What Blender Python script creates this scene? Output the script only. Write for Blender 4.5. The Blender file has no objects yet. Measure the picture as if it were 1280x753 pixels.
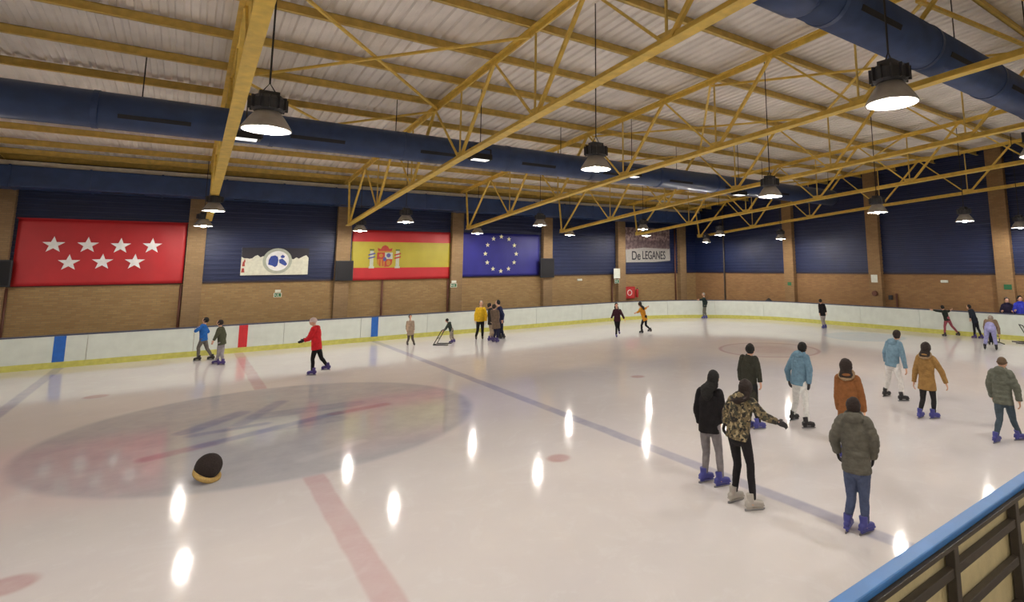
import bpy, bmesh, math, random
from mathutils import Vector as V, Matrix, noise
random.seed(7)
SC = bpy.context.scene
COL = SC.collection
PI = math.pi

# ------------------------------------------------------------------ camera
F, PX, PY = 690.79, 771.52, 240.94
YAW, PITCH, ROLL, CH = 0.6573, 0.1314, -0.0089, 3.3
fw = V((math.sin(YAW)*math.cos(PITCH), math.cos(YAW)*math.cos(PITCH), math.sin(PITCH)))
rt0 = V((math.cos(YAW), -math.sin(YAW), 0)); up0 = rt0.cross(fw)
cr, sr = math.cos(ROLL), math.sin(ROLL)
rt = rt0*cr + up0*sr
up = up0*cr - rt0*sr
CAM = V((0, 0, CH))
cd = bpy.data.cameras.new('camera'); cam = bpy.data.objects.new('camera', cd); COL.objects.link(cam)
cd.sensor_fit = 'HORIZONTAL'; cd.sensor_width = 36; cd.lens = F/1280*36
cd.shift_x = -(PX-640)/1280; cd.shift_y = -(376.5-PY)/1280
cd.clip_start = .05; cd.clip_end = 300
m = Matrix((rt, up, -fw)).transposed().to_4x4(); m.translation = CAM
cam.matrix_world = m
SC.camera = cam

def ray(x, y): return rt*((x-PX)/F) + up*(-(y-PY)/F) + fw
def cast(uv, ax, val):
    d = ray(*uv); return CAM + d*((val-CAM[ax])/d[ax])

# ------------------------------------------------------------------ materials
def newmat(name):
    mt = bpy.data.materials.new(name); mt.use_nodes = True
    nt = mt.node_tree; return mt, nt, nt.nodes['Principled BSDF']
def lin(c): return tuple(((v/12.92) if v <= .04045 else ((v+.055)/1.055)**2.4) for v in c)
def mat(name, rgb, rough=.6, metal=0, var=.06, nscale=8, bump=0, bscale=60, spec=.5):
    """plain surface with a little mottling and optional fine bump; rgb is sRGB 0..1"""
    mt, nt, b = newmat(name); n = nt.nodes; l = nt.links; c = lin(rgb)
    tc = n.new('ShaderNodeTexCoord'); nz = n.new('ShaderNodeTexNoise'); nz.inputs['Scale'].default_value = nscale
    nz.inputs['Detail'].default_value = 4
    l.new(tc.outputs['Object'], nz.inputs['Vector'])
    rp = n.new('ShaderNodeValToRGB'); rp.color_ramp.elements[0].position = .3; rp.color_ramp.elements[1].position = .7
    rp.color_ramp.elements[0].color = tuple(v*(1-var*2) for v in c)+(1,)
    rp.color_ramp.elements[1].color = tuple(min(1, v*(1+var)) for v in c)+(1,)
    l.new(nz.outputs['Fac'], rp.inputs['Fac']); l.new(rp.outputs['Color'], b.inputs['Base Color'])
    b.inputs['Roughness'].default_value = rough; b.inputs['Metallic'].default_value = metal
    b.inputs['Specular IOR Level'].default_value = spec
    if bump:
        n2 = n.new('ShaderNodeTexNoise'); n2.inputs['Scale'].default_value = bscale; n2.inputs['Detail'].default_value = 3
        bp = n.new('ShaderNodeBump'); bp.inputs['Strength'].default_value = bump; bp.inputs['Distance'].default_value = .02
        l.new(tc.outputs['Object'], n2.inputs['Vector']); l.new(n2.outputs['Fac'], bp.inputs['Height'])
        l.new(bp.outputs['Normal'], b.inputs['Normal'])
    return mt
_fab = {}
def fabric(rgb, rough=.85):
    k = tuple(rgb)
    if k not in _fab: _fab[k] = mat('fabric', rgb, rough, var=.1, nscale=14, bump=.5, bscale=24, spec=.2)
    return _fab[k]
def emit(name, rgb, s):
    mt, nt, b = newmat(name); b.inputs['Base Color'].default_value = (.8, .8, .8, 1)
    b.inputs['Emission Color'].default_value = tuple(rgb)+(1,); b.inputs['Emission Strength'].default_value = s
    return mt

class G:
    """tiny node-graph helper"""
    def __init__(s, nt): s.nt = nt
    def m(s, op, a, b=0.0, c=0.0):
        n = s.nt.nodes.new('ShaderNodeMath'); n.operation = op
        for i, v in enumerate((a, b, c)):
            if isinstance(v, (int, float)): n.inputs[i].default_value = v
            else: s.nt.links.new(v, n.inputs[i])
        return n.outputs[0]
    def mix(s, f, a, b):
        n = s.nt.nodes.new('ShaderNodeMix'); n.data_type = 'RGBA'
        for k, v in ((0, f), (6, a), (7, b)):
            if isinstance(v, (int, float)): n.inputs[k].default_value = v
            elif isinstance(v, tuple): n.inputs[k].default_value = v+(1,)
            else: s.nt.links.new(v, n.inputs[k])
        return n.outputs[2]
    def noise(s, vec, sc, det=4, rough=.5):
        n = s.nt.nodes.new('ShaderNodeTexNoise'); n.inputs['Scale'].default_value = sc; n.inputs['Detail'].default_value = det
        n.inputs['Roughness'].default_value = rough
        s.nt.links.new(vec, n.inputs['Vector']); return n.outputs['Fac']
    def step(s, d, w, soft):   # 1 where d < w
        n = s.nt.nodes.new('ShaderNodeMapRange'); n.interpolation_type = 'SMOOTHSTEP'
        n.inputs['From Min'].default_value = w-soft; n.inputs['From Max'].default_value = w+soft
        n.inputs['To Min'].default_value = 1; n.inputs['To Max'].default_value = 0
        s.nt.links.new(d, n.inputs['Value']); return n.outputs['Result']

def ice_material():
    mt, nt, b = newmat('ice'); g = G(nt); n = nt.nodes; l = nt.links
    tc = n.new('ShaderNodeTexCoord'); ob = tc.outputs['Object']
    sp = n.new('ShaderNodeSeparateXYZ'); l.new(ob, sp.inputs[0]); x, y = sp.outputs[0], sp.outputs[1]
    wob = g.m('MULTIPLY', g.m('SUBTRACT', g.noise(ob, 1.3, 3), .5), .06)
    xw = g.m('ADD', x, wob)
    big = g.noise(ob, .35, 5, .6)
    col = g.mix(g.step(big, .5, .25), (.71, .675, .665), (.65, .615, .62))
    scr = n.new('ShaderNodeTexNoise'); scr.inputs['Scale'].default_value = 1.1; scr.inputs['Detail'].default_value = 10
    scr.inputs['Roughness'].default_value = .72; scr.inputs['Distortion'].default_value = 2.2; l.new(ob, scr.inputs['Vector'])
    col = g.mix(g.m('MULTIPLY', g.step(scr.outputs['Fac'], .42, .06), .25), col, (.76, .75, .75))
    wear = g.noise(ob, 2.2, 6, .65)
    def lay(mask, rgb, op):
        nonlocal col
        f = g.m('MULTIPLY', mask, g.m('MULTIPLY_ADD', wear, .6, op-.3)); col = g.mix(f, col, rgb)
    def disc(cx, cy, r, rgb, op, soft=.05, ring=None):
        d = g.m('SQRT', g.m('ADD', g.m('POWER', g.m('ABSOLUTE', g.m('SUBTRACT', x, cx)), 2.), g.m('POWER', g.m('ABSOLUTE', g.m('SUBTRACT', y, cy)), 2.)))
        if ring: d = g.m('ABSOLUTE', g.m('SUBTRACT', d, ring))
        lay(g.step(d, r, soft), rgb, op)
    def seg(a, c, r, rgb, op, soft=.09):
        ax, ay = a; bx, by = c; L = (bx-ax)**2+(by-ay)**2
        t = g.m('MULTIPLY', g.m('ADD', g.m('MULTIPLY', g.m('SUBTRACT', x, ax), bx-ax), g.m('MULTIPLY', g.m('SUBTRACT', y, ay), by-ay)), 1/L)
        n2 = nt.nodes.new('ShaderNodeClamp'); l.new(t, n2.inputs[0]); t = n2.outputs[0]
        dx = g.m('SUBTRACT', g.m('SUBTRACT', x, ax), g.m('MULTIPLY', t, bx-ax)); dy = g.m('SUBTRACT', g.m('SUBTRACT', y, ay), g.m('MULTIPLY', t, by-ay))
        lay(g.step(g.m('SQRT', g.m('ADD', g.m('MULTIPLY', dx, dx), g.m('MULTIPLY', dy, dy))), r, soft), rgb, op)
    # red centre line, blue lines
    lay(g.step(g.m('ABSOLUTE', g.m('SUBTRACT', xw, 1.84)), .15, .03), (.52, .27, .30), .42)
    for bx in (6.93, -3.24):
        lay(g.step(g.m('ABSOLUTE', g.m('SUBTRACT', xw, bx)), .13, .04), (.26, .27, .42), .5)
    # grey painted centre disc with worn lettering
    disc(1.84, 14.5, 4.05, (.66, .64, .66), 1.2, .12); disc(1.84, 14.5, 4.05, (.34, .35, .39), .52, .12)
    P = lambda u: tuple(cast(u, 2, 0)[:2])
    for a, c, r, colr, op in (((185, 574), (260, 556), .17, (.36, .19, .25), .5), ((255, 557), (420, 517), .16, (.22, .24, .40), .6),
                          ((420, 517), (480, 506), .15, (.36, .2, .25), .5), ((232, 541), (300, 517), .2, (.22, .23, .38), .5),
                          ((300, 531), (350, 503), .16, (.22, .23, .38), .5), ((240, 545), (330, 530), .12, (.22, .23, .38), .45),
                          ((330, 520), (440, 505), .3, (.25, .26, .36), .35), ((350, 535), (420, 524), .25, (.26, .26, .36), .35),
                          ((380, 575), (450, 552), .13, (.6, .6, .62), .5)):
        seg(P(a), P(c), r, colr, op)
    for (u, r) in (((698, 573), .2), ((8, 733), .24), ((797, 471), .2), ((120, 496), .25)):
        c = P(u); disc(c[0], c[1], r, (.45, .2, .2), .5, .06)
    # far face-off circle and blue goal crease
    disc(18.2, 14.0, .06, (.42, .22, .26), .6, .05, ring=1.85); disc(18.2, 14.0, 1.0, (.5, .36, .38), .4, .3)
    disc(18.2, 14.0, 1.9, (.5, .48, .52), .4, .1)
    disc(24.6, 13.6, 1.7, (.40, .50, .60), .55, .1)
    l.new(col, b.inputs['Base Color'])
    rr = g.m('MULTIPLY_ADD', g.noise(ob, 3, 6, .7), .08, .03)
    l.new(rr, b.inputs['Roughness'])
    b.inputs['IOR'].default_value = 1.31
    bp = n.new('ShaderNodeBump'); bp.inputs['Strength'].default_value = .06; bp.inputs['Distance'].default_value = .008
    mp = n.new('ShaderNodeMapping'); l.new(ob, mp.inputs[0])
    l.new(g.noise(mp.outputs[0], 14, 5), bp.inputs['Height']); l.new(bp.outputs['Normal'], b.inputs['Normal'])
    return mt

def brick_material(name, a, bb, mortar, axis):
    mt, nt, b = newmat(name); g = G(nt); n = nt.nodes; l = nt.links
    tc = n.new('ShaderNodeTexCoord'); sp = n.new('ShaderNodeSeparateXYZ'); l.new(tc.outputs['Object'], sp.inputs[0])
    cb = n.new('ShaderNodeCombineXYZ'); l.new(sp.outputs[axis], cb.inputs[0]); l.new(sp.outputs[2], cb.inputs[1])
    br = n.new('ShaderNodeTexBrick'); l.new(cb.outputs[0], br.inputs['Vector'])
    br.inputs['Color1'].default_value = lin(a)+(1,); br.inputs['Color2'].default_value = lin(bb)+(1,); br.inputs['Mortar'].default_value = lin(mortar)+(1,)
    br.inputs['Scale'].default_value = 1; br.inputs['Brick Width'].default_value = .25; br.inputs['Row Height'].default_value = .075
    br.inputs['Mortar Size'].default_value = .008
    f = g.noise(tc.outputs['Object'], .9, 5, .6)
    c = g.mix(g.m('MULTIPLY', g.step(f, .45, .2), .35), br.outputs['Color'], lin(tuple(v*.78 for v in a)))
    l.new(c, b.inputs['Base Color']); b.inputs['Roughness'].default_value = .85
    bp = n.new('ShaderNodeBump'); bp.inputs['Strength'].default_value = .4; bp.inputs['Distance'].default_value = .01; bp.invert = True
    l.new(br.outputs['Fac'], bp.inputs['Height']); l.new(bp.outputs['Normal'], b.inputs['Normal'])
    return mt

def camo_material():
    mt, nt, b = newmat('camouflage'); g = G(nt); l = nt.links
    tc = nt.nodes.new('ShaderNodeTexCoord'); o = tc.outputs['Object']
    c = lin((.42, .37, .27))
    c = g.mix(g.step(g.noise(o, 13, 2), .47, .02), c, lin((.25, .24, .19)))
    mp = nt.nodes.new('ShaderNodeMapping'); mp.inputs['Location'].default_value = (3, 7, 1); l.new(o, mp.inputs[0])
    c = g.mix(g.step(g.noise(mp.outputs[0], 16, 2), .42, .02), c, lin((.62, .56, .43)))
    mp2 = nt.nodes.new('ShaderNodeMapping'); mp2.inputs['Location'].default_value = (11, 2, 5); l.new(o, mp2.inputs[0])
    c = g.mix(g.step(g.noise(mp2.outputs[0], 18, 2), .42, .02), c, lin((.13, .12, .11)))
    l.new(c, b.inputs['Base Color']); b.inputs['Roughness'].default_value = .85
    return mt

def crowd_material():
    mt, nt, b = newmat('printed_banner'); g = G(nt); l = nt.links
    tc = nt.nodes.new('ShaderNodeTexCoord'); o = tc.outputs['Object']
    sp = nt.nodes.new('ShaderNodeSeparateXYZ'); l.new(o, sp.inputs[0]); z = sp.outputs[2]
    c = g.mix(g.step(g.noise(o, 5, 5), .5, .08), lin((.62, .54, .53)), lin((.42, .34, .35)))
    band = g.step(g.m('ABSOLUTE', g.m('SUBTRACT', g.m('ADD', z, g.m('MULTIPLY', g.noise(o, 1.2), .4)), .4)), .3, .1)
    c = g.mix(g.m('MULTIPLY', band, .7), c, lin((.24, .17, .18)))
    l.new(c, b.inputs['Base Color']); b.inputs['Roughness'].default_value = .6
    return mt

M = dict(
    ice=ice_material(),
    brickX=brick_material('brick_long_wall', (.62, .51, .34), (.56, .44, .29), (.53, .46, .34), 0),
    brickY=brick_material('brick_end_wall', (.59, .45, .29), (.53, .39, .25), (.50, .40, .29), 1),
    pillX=brick_material('brick_pillar', (.56, .46, .33), (.51, .41, .28), (.48, .40, .30), 0),
    pillY=brick_material('brick_pillar', (.58, .46, .31), (.53, .41, .27), (.49, .40, .29), 1),
    cladding=mat('navy_cladding', (.09, .14, .29), .5, var=.08, nscale=1.5),
    roof=mat('roof_sheet', (.93, .91, .89), .55, var=.06, nscale=1.2),
    roofwhite=mat('roof_edge', (.85, .83, .79), .6),
    yellow=mat('yellow_paint', (.90, .77, .36), .45, var=.09, nscale=6),
    yellowdark=mat('yellow_paint_purlin', (.85, .73, .38), .5, var=.1, nscale=5),
    duct=mat('blue_duct', (.19, .28, .46), .42, var=.10, nscale=3, bump=.1, bscale=9),
    ductdark=mat('duct_slot', (.08, .09, .13), .6),
    board=mat('white_board', (.81, .84, .81), .35, var=.04, nscale=3),
    kick=mat('yellow_kick_plate', (.76, .75, .38), .4, var=.08, nscale=6),
    caprail=mat('dark_cap_rail', (.28, .30, .38), .5),
    bluestripe=mat('blue_stripe', (.12, .38, .72), .4),
    redstripe=mat('red_stripe', (.78, .15, .18), .4),
    steel=mat('dark_steel', (.29, .26, .23), .5, var=.08, nscale=20),
    handrail=mat('blue_handrail', (.21, .45, .71), .5, var=.05, nscale=9),
    beige=mat('beige_panel', (.80, .74, .57), .6, var=.06, nscale=10, bump=.1),
    concrete=mat('concrete', (.55, .53, .50), .9, var=.08, nscale=2),
    plaster=mat('plaster', (.78, .74, .66), .9),
    black=mat('black_plastic', (.10, .10, .12), .5),
    lampbody=mat('lamp_housing', (.20, .20, .22), .45, var=.1, nscale=12),
    reflector=mat('spun_reflector', (.62, .60, .58), .4, metal=.4),
    cable=mat('cable', (.16, .15, .15), .6),
    lens=emit('lit_lens', (1, .95, .88), 7), bulb=emit('lit_bulb', (1, .94, .86), 620),
    floodlens=emit('flood_lens', (1, .97, .93), .7),
    flagred=mat('flag_red', (.68, .11, .14), .5, var=.04, nscale=2),
    flagyellow=mat('flag_yellow', (.64, .59, .17), .55, var=.04, nscale=2),
    flagblue=mat('flag_blue', (.11, .11, .47), .5, var=.05, nscale=2),
    white=mat('white_print', (.90, .90, .90), .5),
    star=mat('pale_star', (.85, .83, .66), .5),
    crestred=mat('crest_red', (.62, .20, .16), .6), crestgold=mat('crest_gold', (.66, .45, .15), .6),
    crestgrey=mat('crest_grey', (.66, .68, .62), .6), crestblue=mat('crest_blue', (.30, .30, .52), .6), crestgreen=mat('crest_green', (.36, .40, .14), .6),
    emblem=mat('emblem_blue', (.17, .26, .56), .5), darkprint=mat('dark_print', (.13, .12, .16), .6),
    iceprint=mat('pale_print', (.83, .83, .76), .6), crowd=crowd_material(),
    signgreen=mat('sign_green', (.13, .40, .25), .5), signwhite=mat('sign_white', (.82, .84, .80), .5),
    hosered=mat('hose_red', (.66, .10, .12), .45), pipe=mat('rust_pipe', (.36, .20, .14), .6),
    skin=mat('skin', (.80, .62, .52), .55, var=.04), eye=mat('eye', (.12, .09, .08), .3),
    hairblack=mat('hair_black', (.075, .065, .06), .85, var=.2, nscale=40, bump=.4, bscale=80),
    hairbrown=mat('hair_brown', (.15, .10, .085), .85, var=.2, nscale=40, bump=.4, bscale=80),
    hairgrey=mat('hair_grey', (.50, .46, .42), .6, var=.15, nscale=40, bump=.4, bscale=80),
    skateblue=mat('blue_skate', (.24, .25, .54), .4), skateblack=mat('black_skate', (.12, .11, .12), .5),
    skategrey=mat('grey_skate', (.66, .64, .61), .5), skatepurple=mat('violet_skate', (.24, .18, .44), .4),
    blade=mat('steel_blade', (.60, .60, .62), .3, metal=.9), glove=mat('glove', (.15, .14, .15), .8),
    camo=camo_material(), fur=mat('fur', (.60, .50, .38), .95, var=.2, nscale=50, bump=.8, bscale=90),
    knit=mat('knit', (.17, .13, .12), .95, var=.2, nscale=40, bump=.8, bscale=70), tan=mat('tan_knit', (.72, .60, .36), .95, var=.1, nscale=40, bump=.6, bscale=70),
)

# ------------------------------------------------------------------ mesh helper
ORG = {}
class MB:
    def __init__(s): s.v = []; s.f = []; s.mi = []; s.cur = 0
    def add(s, vs, fs):
        b = len(s.v); s.v += [V(p) for p in vs]; s.f += [tuple(b+i for i in q) for q in fs]; s.mi += [s.cur]*len(fs)
    def box(s, lo, hi, rot=None, c=None):
        x0, y0, z0 = lo; x1, y1, z1 = hi
        vs = [V(p) for p in ((x0, y0, z0), (x1, y0, z0), (x1, y1, z0), (x0, y1, z0), (x0, y0, z1), (x1, y0, z1), (x1, y1, z1), (x0, y1, z1))]
        if rot: vs = [rot @ (p-c)+c for p in vs]
        s.add(vs, ((0, 3, 2, 1), (4, 5, 6, 7), (0, 1, 5, 4), (1, 2, 6, 5), (2, 3, 7, 6), (3, 0, 4, 7)))
    def obox(s, c, ax, ay, az):   # centre and three half-axis vectors
        c = V(c); vs = [c+ax*i+ay*j+az*k for k in (-1, 1) for i, j in ((-1, -1), (1, -1), (1, 1), (-1, 1))]
        s.add(vs, ((0, 3, 2, 1), (4, 5, 6, 7), (0, 1, 5, 4), (1, 2, 6, 5), (2, 3, 7, 6), (3, 0, 4, 7)))
    def bar(s, a, b, w, h, upv=(0, 0, 1)):
        a, b, upv = V(a), V(b), V(upv); d = (b-a).normalized(); sd = d.cross(upv).normalized(); u = sd.cross(d)
        s.obox((a+b)/2, d*((b-a).length/2), sd*(w/2), u*(h/2))
    def tube(s, pts, rx, ry=None, lat=None, seg=10, round_ends=False):
        """swept tube; rx along lat, ry across; flat caps or domed ends"""
        pts = [V(p) for p in pts]; n = len(pts)
        rx = [rx]*n if isinstance(rx, (int, float)) else list(rx); ry = rx if ry is None else ([ry]*n if isinstance(ry, (int, float)) else list(ry))
        if round_ends:
            d0 = (pts[0]-pts[1]).normalized(); d1 = (pts[-1]-pts[-2]).normalized(); r0 = min(rx[0], ry[0]); r1 = min(rx[-1], ry[-1])
            A = [(.5, .866), (.866, .5), (.98, .2)]
            P0 = [(pts[0]+d0*r0*k, rx[0]*q, ry[0]*q) for k, q in A][::-1]; P1 = [(pts[-1]+d1*r1*k, rx[-1]*q, ry[-1]*q) for k, q in A]
            allp = P0+list(zip(pts, rx, ry))+P1
            pts = [p[0] for p in allp]; rx = [p[1] for p in allp]; ry = [p[2] for p in allp]; n = len(pts)
        b = len(s.v); L = V(lat) if lat is not None else None; prev = None
        for i, p in enumerate(pts):
            d = (pts[min(i+1, n-1)]-pts[max(i-1, 0)]).normalized()
            if L is not None: a = L-d*L.dot(d)
            elif prev is not None: a = prev-d*prev.dot(d)
            else: a = d.orthogonal()
            if a.length < 1e-6: a = d.orthogonal()
            a.normalize(); prev = a; c = d.cross(a)
            for k in range(seg):
                t = 2*PI*k/seg; s.v.append(p+a*(rx[i]*math.cos(t))+c*(ry[i]*math.sin(t)))
        for i in range(n-1):
            for k in range(seg):
                k2 = (k+1) % seg; s.f.append((b+i*seg+k, b+i*seg+k2, b+(i+1)*seg+k2, b+(i+1)*seg+k)); s.mi.append(s.cur)
        s.f.append(tuple(b+k for k in range(seg))[::-1]); s.mi.append(s.cur)
        s.f.append(tuple(b+(n-1)*seg+k for k in range(seg))); s.mi.append(s.cur)
    def ball(s, c, r, ax=None, seg=12, rings=8):
        """ellipsoid; r scalar or 3 radii along ax (3 unit vectors)"""
        c = V(c); r = (r, r, r) if isinstance(r, (int, float)) else r; ax = ax or (V((1, 0, 0)), V((0, 1, 0)), V((0, 0, 1)))
        b = len(s.v); s.v.append(c-ax[2]*r[2])
        for i in range(1, rings):
            ph = -PI/2+PI*i/rings
            for k in range(seg):
                t = 2*PI*k/seg; s.v.append(c+ax[0]*(r[0]*math.cos(ph)*math.cos(t))+ax[1]*(r[1]*math.cos(ph)*math.sin(t))+ax[2]*(r[2]*math.sin(ph)))
        s.v.append(c+ax[2]*r[2]); T = len(s.v)-1
        for k in range(seg):
            k2 = (k+1) % seg
            s.f.append((b, b+1+k2, b+1+k)); s.f.append((T, b+1+(rings-2)*seg+k, b+1+(rings-2)*seg+k2)); s.mi += [s.cur]*2
        for i in range(rings-2):
            for k in range(seg):
                k2 = (k+1) % seg; s.f.append((b+1+i*seg+k, b+1+i*seg+k2, b+1+(i+1)*seg+k2, b+1+(i+1)*seg+k)); s.mi.append(s.cur)
    def lathe(s, c, prof, seg=24):
        c = V(c); b = len(s.v); n = len(prof)
        for r, z in prof:
            for k in range(seg):
                t = 2*PI*k/seg; s.v.append(c+V((r*math.cos(t), r*math.sin(t), z)))
        for i in range(n-1):
            for k in range(seg):
                k2 = (k+1) % seg; s.f.append((b+i*seg+k, b+i*seg+k2, b+(i+1)*seg+k2, b+(i+1)*seg+k)); s.mi.append(s.cur)
    def torus(s, c, n, R, r, seg=24, rs=8, lat=None, ratio=1):
        n = V(n).normalized(); a = (V(lat)-n*V(lat).dot(n)).normalized() if lat else n.orthogonal().normalized(); bb = n.cross(a); c = V(c); b = len(s.v)
        for i in range(seg):
            t = 2*PI*i/seg; d = a*math.cos(t)+bb*(math.sin(t)*ratio)
            for k in range(rs):
                q = 2*PI*k/rs; s.v.append(c+d*R+d.normalized()*(r*math.cos(q))+n*(r*math.sin(q)))
        for i in range(seg):
            for k in range(rs):
                i2, k2 = (i+1) % seg, (k+1) % rs; s.f.append((b+i*rs+k, b+i2*rs+k, b+i2*rs+k2, b+i*rs+k2)); s.mi.append(s.cur)
    def prism(s, poly, o, ex, ey, depth):
        """closed polygon (2D) in plane o,ex,ey extruded along ex x ey"""
        o, ex, ey = V(o), V(ex), V(ey); nn = ex.cross(ey); n = len(poly)
        vs = [o+ex*x+ey*y for x, y in poly]+[o+ex*x+ey*y+nn*depth for x, y in poly]
        fs = [tuple(range(n))[::-1], tuple(range(n, 2*n))]+[(i, (i+1) % n, n+(i+1) % n, n+i) for i in range(n)]
        s.add(vs, fs)
    def mesh(s, name, mats, o, smooth):
        me = bpy.data.meshes.new(name); me.from_pydata([tuple(p-o) for p in s.v], [], s.f)
        for mm in (mats if isinstance(mats, (list, tuple)) else [mats]): me.materials.append(mm)
        me.polygons.foreach_set('material_index', s.mi)
        me.polygons.foreach_set('use_smooth', [smooth]*len(s.f)); me.update(); return me
    def build(s, name, mats, parent=None, smooth=False, loc=None, bevel=0, remesh=0, wobble=0, sub=False):
        if parent is not None: o = ORG[parent.name]
        elif loc is not None: o = V(loc)
        else:
            xs = [p.x for p in s.v]; ys = [p.y for p in s.v]; o = V(((min(xs)+max(xs))/2, (min(ys)+max(ys))/2, min(p.z for p in s.v)))
        me = s.mesh(name, mats, o, smooth)
        if remesh: me = do_remesh(me, remesh, wobble)
        ob = bpy.data.objects.new(name, me); COL.objects.link(ob); ORG[ob.name] = o
        if parent is not None: ob.parent = parent
        else: ob.location = o
        if bevel:
            bv = ob.modifiers.new('bevel', 'BEVEL'); bv.width = bevel; bv.segments = 2; bv.limit_method = 'ANGLE'
        return ob
def do_remesh(me, vox, wobble=0, smooth_it=3):
    mats = list(me.materials); bm = bmesh.new(); bm.from_mesh(me); bmesh.ops.recalc_face_normals(bm, faces=bm.faces); bm.to_mesh(me); bm.free()
    t = bpy.data.objects.new('tmp', me); COL.objects.link(t)
    md = t.modifiers.new('r', 'REMESH'); md.mode = 'VOXEL'; md.voxel_size = vox; md.use_smooth_shade = True
    sm = t.modifiers.new('s', 'SMOOTH'); sm.iterations = smooth_it; sm.factor = .5
    dg = bpy.context.evaluated_depsgraph_get(); dg.update()
    nm = bpy.data.meshes.new_from_object(t.evaluated_get(dg))
    bpy.data.objects.remove(t); name = me.name; bpy.data.meshes.remove(me); nm.name = name
    nm.materials.clear()
    for mm in mats: nm.materials.append(mm)
    nm.polygons.foreach_set('material_index', [0]*len(nm.polygons))
    nm.polygons.foreach_set('use_smooth', [True]*len(nm.polygons))
    if wobble:
        nrm = [v.normal.copy() for v in nm.vertices]
        for v, q in zip(nm.vertices, nrm):
            p = v.co*9; v.co += q*(wobble*(noise.noise(p)+.6*noise.noise(V((p.x, p.y, p.z*2.4))*2.1)))
    nm.update(); return nm
def empty(name, loc):
    o = bpy.data.objects.new(name, None); COL.objects.link(o); o.location = loc; o.empty_display_size = .1; ORG[o.name] = V(loc); return o
def tag(o, label, cat, group=None):
    o['label'] = label; o['category'] = cat
    if group: o['group'] = group
    return o
def struct(o): o['kind'] = 'structure'; return o
ORD = ['first', 'second', 'third', 'fourth', 'fifth', 'sixth', 'seventh', 'eighth', 'ninth', 'tenth', 'eleventh', 'twelfth', 'thirteenth', 'fourteenth', 'fifteenth', 'sixteenth', 'seventeenth', 'eighteenth', 'nineteenth', 'twentieth']

# ------------------------------------------------------------------ dimensions
XL, XR, YN, YW = -16.0, 29.0, -7.0, 28.42
BW, BE, BR, BH = 27.12, 28.1, 8.0, 1.115     # boards: long side Y, end X, corner radius, height
ZB = 2.76                                     # top of brick
def lerp(tab, y):
    if y <= tab[0][0]: return tab[0][1]
    for (a, b), (c, d) in zip(tab, tab[1:]):
        if y <= c: return b+(d-b)*(y-a)/(c-a)
    return tab[-1][1]
BOT = [(-8, 7.45), (4, 6.75), (9, 6.45), (14, 6.15), (20, 5.72), (26.5, 5.2)]
TOP = [(-8, 9.4), (5, 8.55), (8.5, 8.3), (14, 8.0), (19, 7.7), (28.5, 7.0)]
bot = lambda y: lerp(BOT, y)
top = lambda y: lerp(TOP, y)
TX = [-5.35, .5, 5.44, 10.9, 16.37, 21.83, 27.3]
PXS = [.2+5.46*i for i in range(-3, 6)]
PYS = [-1.8, 3.7, 9.16, 15.05, 20.35]

# ------------------------------------------------------------------ shell
f = MB(); f.box((XL, 1.2, -.2), (BE+.2, BW+.2, 0)); struct(f.build('floor', M['ice'], loc=(0, 0, 0)))
f = MB(); f.box((XL, BW+.2, -.2), (XR, YW, 0)); f.box((BE+.2, YN, -.2), (XR, BW+.2, 0)); struct(f.build('floor', M['concrete'], loc=(0, 0, 0)))
f = MB(); f.box((XL, YN, -.2), (BE+.2, 1.15, .95)); struct(f.build('floor_gallery', M['concrete'], loc=(0, 0, 0)))
def sheet_wall(axis, lo, hi, plane, z0, z1, sign):
    """horizontally ribbed metal sheet"""
    mb = MB(); prof = []; z = z0
    while z < z1:
        prof += [(z, 0), (z+.10, 0), (z+.115, .03), (z+.185, .03)]; z += .2
    prof.append((z1, 0)); n = len(prof)
    for a in (lo, hi):
        for zz, d in prof:
            zz = min(zz, z1); mb.v.append(V((a, plane-sign*d, zz)) if axis == 0 else V((plane-sign*d, a, zz)))
    for i in range(n-1): mb.f.append((i, i+1, n+i+1, n+i)); mb.mi.append(0)
    return mb
w = MB(); w.box((XL, YW, 0), (XR+.3, YW+.3, ZB)); struct(w.build('wall_back', M['brickX'], loc=(0, YW, 0)))
w = sheet_wall(0, XL, XR, YW, ZB, 7.4, 1); w.box((XL, YW+.02, ZB), (XR+.3, YW+.3, 7.4)); struct(w.build('wall_back', M['cladding'], loc=(0, YW, 0)))
w = MB(); w.box((XR, YN, 0), (XR+.3, YW, ZB)); struct(w.build('wall_right', M['brickY'], loc=(XR, 0, 0)))
w = sheet_wall(1, YN, YW, XR, ZB, 9.7, 1); w.box((XR+.02, YN, ZB), (XR+.3, YW, 9.7)); struct(w.build('wall_right', M['cladding'], loc=(XR, 0, 0)))
w = MB(); w.box((XL-.3, YN, -.2), (XL, YW+.3, 9.8)); struct(w.build('wall_left', M['plaster'], loc=(XL, 0, 0)))
w = MB(); w.box((XL-.3, YN-.3, -.2), (XR+.3, YN, 9.9)); struct(w.build('wall_near', M['plaster'], loc=(0, YN, 0)))
for i, x in enumerate(PXS):
    w = MB(); w.box((x-.3, YW-.3, 0), (x+.3, YW+.01, 7.35)); struct(w.build('trim_%d' % (i+1), M['pillX'], loc=(x, YW, 0)))
for i, y in enumerate(PYS):
    w = MB(); w.box((XR-.3, y-.33, 0), (XR+.01, y+.33, top(y)+.25)); struct(w.build('trim_%d' % (i+21), M['pillY'], loc=(XR, y, 0)))
# dark flashing line between brick and cladding
w = MB(); w.box((XL, YW-.05, ZB-.03), (XR-.01, YW-.001, ZB+.04)); struct(w.build('trim_31', mat('flashing', (.20, .14, .15), .6), loc=(0, YW, 0)))
w = MB(); w.box((XR-.05, YN, ZB-.03), (XR-.001, YW-.06, ZB+.04)); struct(w.build('trim_32', bpy.data.materials['flashing'], loc=(XR, 0, 0)))
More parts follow.
